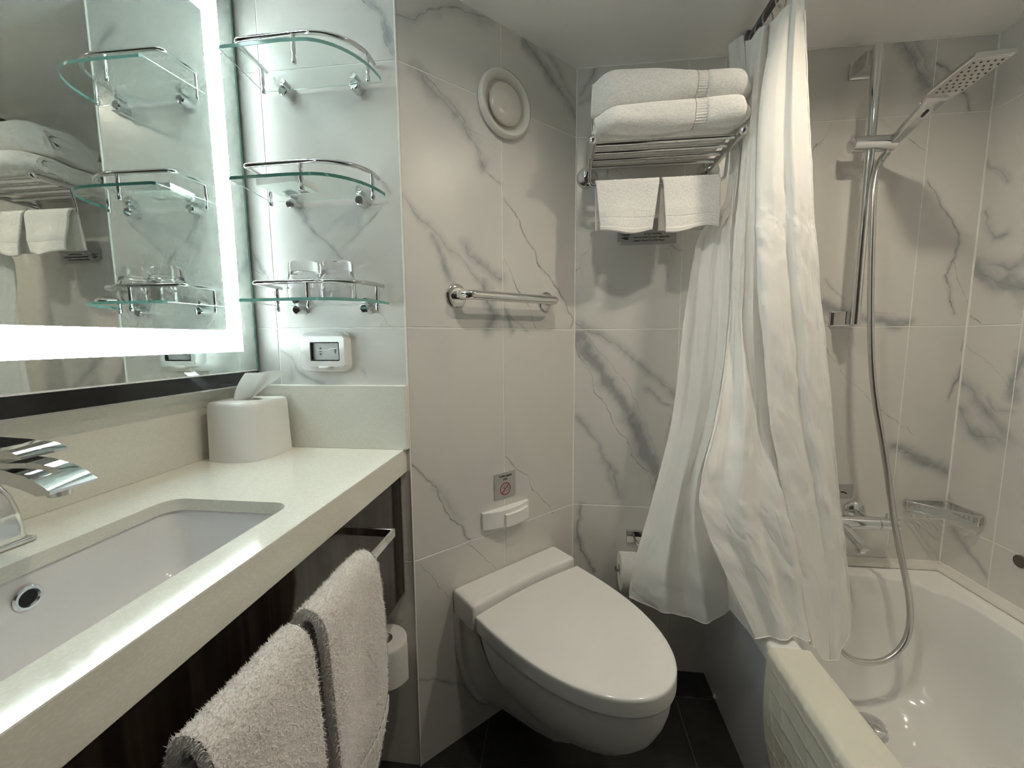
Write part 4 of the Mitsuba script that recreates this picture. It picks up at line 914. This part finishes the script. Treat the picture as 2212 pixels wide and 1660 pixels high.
# ------------------------------------------------------------------ bathtub
TX0, TX1, TY0, TY1, TZ = .498, R - .001, -.12, B - .001, .432
OX0, OX1, OY0, OY1 = .5745, 1.117, .02, 1.296
k = thing('bathtub', 'white built-in bathtub behind the shower curtain', 'bathtub')
def tring(x0, x1, y0, y1, r, z, n=14):
    o = rrect(x1 - x0, y1 - y0, r, n, (x0 + x1) / 2, (y0 + y1) / 2); return np.c_[o, np.full(len(o), z)]
rg = [tring(TX0 + .006, TX1, TY0, TY1, .004, .386), tring(TX0, TX1, TY0, TY1, .005, .390), tring(TX0, TX1, TY0, TY1, .006, .418), tring(TX0 + .003, TX1, TY0, TY1, .006, .428), tring(TX0 + .010, TX1 - .003, TY0 + .01, TY1 - .003, .006, TZ)]
rg += [tring(OX0 - .010, OX1 + .014, OY0 - .012, OY1 + .014, .165, TZ), tring(OX0 - .003, OX1 + .004, OY0 - .004, OY1 + .004, .158, .4295), tring(OX0, OX1, OY0, OY1, .155, .423)]
ZB = .098
for t in np.linspace(.08, 1, 13):
    a = t * math.pi / 2
    z = .415 - (.415 - ZB) * (1 - (1 - t) ** 1.0) if False else .415 - (.415 - ZB) * math.sin(a) ** .82
    e = .012 + .085 * (1 - math.cos(a)) ** 1.25
    rg.append(tring(OX0 + e * .85, OX1 - e, OY0 + e * 2.2, OY1 - e * 1.45, .15 - .02 * t, z))
e = .15; rg.append(tring(OX0 + .14, OX1 - .16, OY0 + .32, OY1 - .21, .09, ZB - .0015))
part(k, 'shell', loft(rg, False, True), 'tub_white', smooth=40)
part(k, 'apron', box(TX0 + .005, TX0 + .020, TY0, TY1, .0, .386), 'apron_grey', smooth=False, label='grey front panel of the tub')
part(k, 'foot_screw', mv(rot(lathe([(.0065, 0), (.0065, .004), (.004, .006)], 20), -90, (0, 1, 0)), TX0 + .005, 1.262, .012), 'white_plastic', label='small white screw cap at the foot of the panel')
om = np.eye(4); om[:3, 0] = [1, 0, 0]; om[:3, 1] = [0, .12, 1]; om[:3, 2] = [0, -1, .12]; om[:3, 3] = [.848, OY1 - .030, .335]
part(k, 'overflow_plate', lathe([(.034, -.004), (.034, .006), (.030, .010), (.012, .0115)], 44), 'satin_metal', om, smooth=40, label='round grey overflow plate')
part(k, 'drain_plug', mv(lathe([(.036, 0), (.036, .004), (.030, .006), (.030, .016), (.0335, .018), (.033, .023), (.026, .0285), (.012, .031)], 48), .846, 1.105, ZB - .001), 'chrome', smooth=40, label='domed chrome drain plug')

k = thing('bath_mat', 'cream rubber bath mat hung over the rim of the tub', 'bath mat')
cross = fillet([(OX0 + .0175, .395), (OX0 + .0095, .4375), (TX0 + .0005, .4400), (TX0 - .0085, .428), (TX0 - .0085, .168)], .012, 10)
cross = resample(cross, 170); cd = np.r_[0, np.cumsum(np.linalg.norm(np.diff(cross, axis=0), axis=1))]; ctot = cd[-1]
ys = np.r_[.9460 - .085 * (1 - np.cos(np.linspace(0, math.pi / 2, 60))), np.linspace(.861, .30, 300)[1:]]
g = np.zeros((len(ys), len(cross), 3))
for i, y in enumerate(ys):
    t = np.clip((0.9460 - y) / .085, 0, 1); half = math.sqrt(max(0.0, 1 - (1 - t) ** 2.2))
    s0 = .012 * (1 - half); s1 = ctot * (.60 + .40 * half)
    ss = np.linspace(s0, s1, len(cross))
    xx, zz = np.interp(ss, cd, cross[:, 0]), np.interp(ss, cd, cross[:, 1])
    u = (y + .3) / .048; w = (ss - .118) / .046
    fade = np.clip((ss - .115) / .02, 0, 1) * np.clip((.945 - y) / .03, 0, 1)
    du, dw = np.abs((u + .25 * w) % 1 - .5), np.abs((w) % 1 - .5)
    ridge = np.exp(-((.5 - du) / .07) ** 2) + np.exp(-((.5 - dw) / .07) ** 2)
    ci, cj = np.floor(u + .25 * w), np.floor(w); hsh = np.abs(np.sin(ci * 12.9 + cj * 78.2) * 4375.5) % 1 - .5
    cellt = ((u + .25 * w) % 1 - .5) * .0060 * hsh + ((w % 1) - .5) * .0036 * (hsh + .3)
    out = fade * (.0013 * ridge + cellt)
    wob = .0025 * math.sin(y * 21) * np.clip((ss - .12) / .2, 0, 1)
    g[i, :, 0] = xx - out - wob - .0006; g[i, :, 1] = y + .010 * np.sin(ss * 9 + 1) * np.clip((ss - .1) / .2, 0, 1) * 0; g[i, :, 2] = zz
part(k, 'sheet', sheet(g, .0036), 'rubber', smooth=40)

# ------------------------------------------------------------------ shower fittings on the back wall
k = thing('shower_rail', 'vertical chrome shower rail with sliding holder on the tiled shower wall', 'shower rail')
RXr, RYr = .8435, -.0745
part(k, 'rail', cyl((RXr, RYr, 1.200), (RXr, RYr, 1.946), .0118, 26, .001), 'chrome', F_BACK, smooth=40)
for z in (1.9225, 1.2200):
    part(k, 'wall_plate', rbox(.8185, .8715, -.007, -.0008, z - .0225, z + .0225, .001, 8), 'chrome', F_BACK)
    part(k, 'bracket', rbox(.8235, .8665, RYr + .010, -.007, z - .0195, z + .0195, .001, 8), 'chrome', F_BACK)
part(k, 'slider', cyl((.795, RYr, 1.694), (.903, RYr, 1.694), .0205, 36, .002), 'chrome', F_BACK, smooth=40)
part(k, 'slider_lever', rbox(.7935, .799, RYr - .003, RYr + .003, 1.7125, 1.7205, .001, 8), 'chrome', F_BACK)
k = thing('hand_shower', 'flat rectangular chrome hand shower slotted into the rail holder', 'hand shower')
hs0, hs1, hs2 = np.array([.894, 1.282, 1.694]), np.array([.893, 1.150, 1.7375]), np.array([.881, 1.012, 1.742])
def sect(c, w, h, ax): # rounded rect section across axis ax
    ax = np.array(ax, float); ax /= np.linalg.norm(ax); x = np.cross(ax, [0, 0, 1]); x /= np.linalg.norm(x); z = np.cross(x, ax); o = rrect(w, h, min(w, h) * .35, 5); return c + o[:, :1] * x + o[:, 1:] * z
hv = hs1 - hs0; hd = hs2 - hs1
secs = [sect(hs0 - hv * .10, .024, .020, hv), sect(hs0 + hv * .10, .030, .019, hv), sect(hs0 + hv * .50, .036, .017, hv), sect(hs0 + hv * .80, .046, .015, hv + hd * .2), sect(hs1 - hd * .02, .062, .013, hv * .5 + hd), sect(hs1 + hd * .08, .072, .011, hd), sect(hs1 + hd * .5, .073, .0105, hd), sect(hs2 - hd * .02, .073, .0105, hd), sect(hs2, .071, .009, hd)]
part(k, 'handle', loft(secs[:6]), 'chrome', smooth=35)
hk = part(k, 'head', loft(secs[5:]), 'chrome', smooth=25)
hx = np.cross(hd / np.linalg.norm(hd), [0, 0, 1]); hx /= np.linalg.norm(hx); hz = np.cross(hx, hd / np.linalg.norm(hd))
fm = np.eye(4); fm[:3, 0] = hx; fm[:3, 1] = hd / np.linalg.norm(hd); fm[:3, 2] = hz; fm[:3, 3] = hs1 + hd * .53
part(hk, 'spray_plate', rbox(-.033, .033, -.060, .061, -.0068, -.0050, .0008, 8), 'satin_metal', fm, label='grey spray plate under the head')
for ix in range(5):
    for iy in range(8):
        part(hk, 'nozzle', mv(lathe([(.0018, -.0080), (.0024, -.0066)], 10), (ix - 2) * .0125 + (.003 if iy % 2 else -.003) * .6, -.050 + iy * .0143, 0), 'dark_metal', fm)
sl = hs0 + hv * .70 + np.array([0, 0, -.0088])
part(k, 'button', hull([sl - hv * .05, sl + hv * .05], .0035, 12), 'dark_metal', label='dark slider button on the handle')
k = thing('shower_hose', 'silver flexible shower hose hanging in a loop into the tub', 'hose')
hp = [(0.886, 1.2930, 1.6660), (0.849, 1.272, 1.607), (0.842, 1.262, 1.514), (0.847, 1.258, 1.378), (0.856, 1.252, 1.201), (0.878, 1.243, 0.994), (0.904, 1.236, 0.863), (0.931, 1.225, 0.706), (0.951, 1.21, 0.577), (0.964, 1.19, 0.48), (0.97, 1.175, 0.394), (0.949, 1.16, 0.318), (0.902, 1.15, 0.275), (0.859, 1.145, 0.266), (0.815, 1.15, 0.269), (0.782, 1.17, 0.296), (0.752, 1.195, 0.345), (0.742, 1.225, 0.42), (0.748, 1.255, 0.5), (0.76, 1.283, 0.548), (0.768, 1.298, 0.573)]
hp = spline(hp, 420)
part(k, 'hose', tube(hp, .0075, 14), 'satin_metal', smooth=60)
for a, b in ((0, 9), (-9, None)):
    part(k, 'end_nut', tube(hp[a:b], .0092, 14), 'chrome', smooth=60)
k = thing('bath_mixer', 'chrome bath and shower mixer with slanted spout above the tub', 'mixer')
mz, my = .602, -.070
part(k, 'body', cyl((.725, my, mz), (.955, my, mz), .0200, 32, .001), 'chrome', F_BACK, smooth=40)
part(k, 'temperature_handle', cyl((.9555, my, mz), (1.009, my, mz), .0198, 32, .002), 'chrome', F_BACK, smooth=40)
part(k, 'flow_handle', cyl((.690, my, mz), (.7245, my, mz), .0198, 32, .002), 'chrome', F_BACK, smooth=40)
for x in (.785, .935):
    m_ = np.eye(4); m_[:3, 1] = [0, 0, 1]; m_[:3, 2] = [0, -1, 0]; m_[:3, 3] = [x, 0, mz + .012]
    part(k, 'wall_flange', lathe([(.031, .0006), (.0315, .004), (.027, .012), (.016, .018)], 40), 'chrome', F_BACK @ m_, smooth=40)
    part(k, 'union', cyl((x, -.012, mz + .010), (x, my, mz + .004), .0125, 22), 'chrome', F_BACK, smooth=40)
part(k, 'spout', loft([sect(np.array(c) + [0, B, 0], w, h, (0.12, -.8, -.55)) for c, w, h in (((.850, my, mz - .002), .030, .024), ((.857, my - .045, mz - .020), .028, .020), ((.863, my - .095, mz - .040), .026, .015))]), 'chrome', smooth=35)
part(k, 'aerator', mv(lathe([(.0115, -.018), (.0125, -.017), (.0125, -.003), (.0115, .002)], 26), .861, B + my - .080, mz - .036), 'chrome')
part(k, 'diverter_pin', cyl((.983, my, mz + .018), (.983, my, mz + .032), .0048, 18, .001), 'chrome', F_BACK)
k = thing('mixer_notice', 'small clear notice with a dark mark on the wall above the mixer', 'sign')
part(k, 'plate', plate(rrect(.046, .046, .006, 4, .9045, .6755), -.0022, -.0006, .0006), 'acrylic', F_BACK)
part(k, 'mark', wallprism(sg.LineString([(.893, .6725), (.903, .6715), (.908, .6675)]).buffer(.0018), -.0027, -.0023), 'ink', F_BACK, smooth=False)

k = thing('corner_basket', 'chrome wire corner basket on the shower walls beside the hose', 'basket')
cz1, cz0 = .657, .629
tri = lambda d, z: [(1.055 + d, B - .006, z), (R - .006, B - .006, z), (R - .006, 1.229 + d * 1.0, z)]
def closed_tri(d, z, r=.012):
    a, b, c = [np.array(q) for q in tri(d, z)]; m_ = (a + c) / 2
    return fillet([m_, a, b, c, m_ + (c - a) * .001], r, 6)
part(k, 'top_ring', tube(closed_tri(0, cz1), .0030, 10), 'chrome', smooth=60)
part(k, 'bottom_ring', tube(closed_tri(.004, cz0), .0024, 10), 'chrome', smooth=60)
for i in range(1, 9):
    t = i / 9
    a = np.array([1.055 + .004 + (R - .006 - 1.059) * t, B - .006, cz0]); c = np.array([R - .006, 1.233 + (B - .006 - 1.233) * t, cz0])
    up = np.array([0, 0, cz1 - cz0]); part(k, 'wire', tube(fillet([a + up, a, c, c + up], .006, 4), .0015, 8), 'chrome', smooth=60)
aa, cc = np.array(tri(0, cz1)[0]), np.array(tri(0, cz1)[2])
for t in (.12, .88):
    p = aa + (cc - aa) * t; part(k, 'wire', tube([p, p - [0, 0, cz1 - cz0]], .0015, 8), 'chrome')
for p, q in (((1.085, B - .0008, .650), (1.085, B - .008, .650)), ((R - .0008, 1.262, .650), (R - .008, 1.262, .650))):
    part(k, 'wall_mount', cyl(p, q, .007, 20), 'chrome')
cm_ = np.eye(4); cm_[:3, 0] = [0, -1, 0]; cm_[:3, 1] = [0, 0, 1]; cm_[:3, 2] = [-1, 0, 0]; cm_[:3, 3] = [R, 1.1535, .5785]
solo('wall_plug', 'round brown-grey plug on the right tile wall at the edge of the view', 'plug', lathe([(.0165, .0006), (.0165, .003), (.0145, .005)], 36), 'brown_cap', cm_)

# ------------------------------------------------------------------ shower curtain on its rail
k = thing('curtain_rail', 'dark metal shower curtain rail under the ceiling', 'curtain rail')
part(k, 'rail', rbox(.497, .509, -.10, B - .001, 1.960, 1.978, .002), 'dark_metal')
for y in (.2, 1.28): part(k, 'ceiling_bracket', rbox(.4985, .5075, y - .01, y + .01, 1.978, ZC - .0005, .001, 8), 'dark_metal')
cols = np.array(CURTAIN)
cols[6:11, -1, 2] = (.444, .445, .445, .445, .443); cols[5, -1, 0] -= .012; cols[5, -2, 0] -= .008
#                                        # columns across the cloth, rows down it
nr = cols.shape[1]; rows = np.linspace(0, nr - 1, 230)
C1 = np.stack([PchipInterpolator(np.arange(nr), c, axis=0)(rows) * .5 + CubicSpline(np.arange(nr), c, axis=0)(rows) * .5 for c in cols])
nc = len(cols); uu = np.linspace(0, nc - 1, 320)
G = PchipInterpolator(np.arange(nc), C1, axis=0)(uu)
Gn = np.cross(np.gradient(G, axis=0), np.gradient(G, axis=1)); Gn /= np.maximum(np.linalg.norm(Gn, axis=2, keepdims=True), 1e-9)
S, Tt = np.meshgrid(uu, rows / (nr - 1), indexing='ij')
S = S * 11 / (nc - 1)
w1 = meshkit.fbm(np.stack([S * 1.1, Tt * 5, S * 0], -1), 3, 11) - .5
w3 = meshkit.noise(np.stack([S * 3.4 + Tt * 1.5, Tt * 2.2, S * 0 + 5], -1), 31) - .5
wv = meshkit.fbm(np.stack([S * 2.2 - Tt * 9, Tt * 13 + S * 1.6, S * 0 + 9], -1), 2, 41); crease = np.exp(-((wv - .5) / .035) ** 2)
w2 = meshkit.fbm(np.stack([S * 1.6 + Tt * 6, Tt * 22 - S * 1.2, S * 0], -1), 3, 21) - .5
amp = np.clip((Tt - .10) / .3, 0, 1)
hemr = np.exp(-((S - 11) / .16) ** 2) * np.sin(Tt * 330 + 6 * w1) * .0008
rim = np.exp(-((S - 4.5) / 2.5) ** 2) * np.clip((Tt - .85) / .15, 0, 1)
G = G + Gn * ((.018 * w1 + .009 * w2 + .010 * w3 + .0012 * crease * np.clip((Tt - .35) / .2, 0, 1)) * amp * (1 - .6 * rim) + hemr)[..., None]
nU, nV = G.shape[:2]; i, j = np.meshgrid(np.arange(nU - 1), np.arange(nV - 1), indexing='ij'); p = (i * nV + j).ravel()
cur = trimesh.Trimesh(G.reshape(-1, 3), np.vstack([np.c_[p, p + nV, p + nV + 1], np.c_[p, p + nV + 1, p + 1]]), process=False)
k = thing('shower_curtain', 'white fabric shower curtain bunched at one end, its hem spread over the tub rim', 'shower curtain')
ck = part(k, 'cloth', cur, 'curtain_cloth', smooth=True)
part(ck, 'side_hem', tube(G[-1][4:-2:3], .0016, 8), 'curtain_hem', smooth=60, label='stitched white side hem')
part(ck, 'bottom_hem', tube(G[2:-2:2, -1], .0014, 8), 'curtain_hem', smooth=60, label='stitched white bottom hem')
for (x, y) in ((.5035, 1.105), (.5030, 1.165), (.5028, 1.205), (.5028, 1.238)):
    a = np.linspace(0, 2 * math.pi, 24, endpoint=False)
    ring = np.c_[x + .012 * np.cos(a), np.full(24, y) + .003 * np.sin(a), 1.9480 + .0215 * np.sin(a)]
    part(k, 'hook', tube(ring, .0016, 8, closed=True), 'satin_metal', smooth=60, label='metal curtain hook')
    gr = lathe([(.0045, -.001), (.0085, -.001), (.0085, .001), (.0045, .001), (.0045, -.001)], 24, False)
    part(ck, 'grommet', mv(rot(gr, 90, (1, .25, 0)), x - .006, y - .004, 1.9285), 'satin_metal', smooth=40, label='metal grommet')
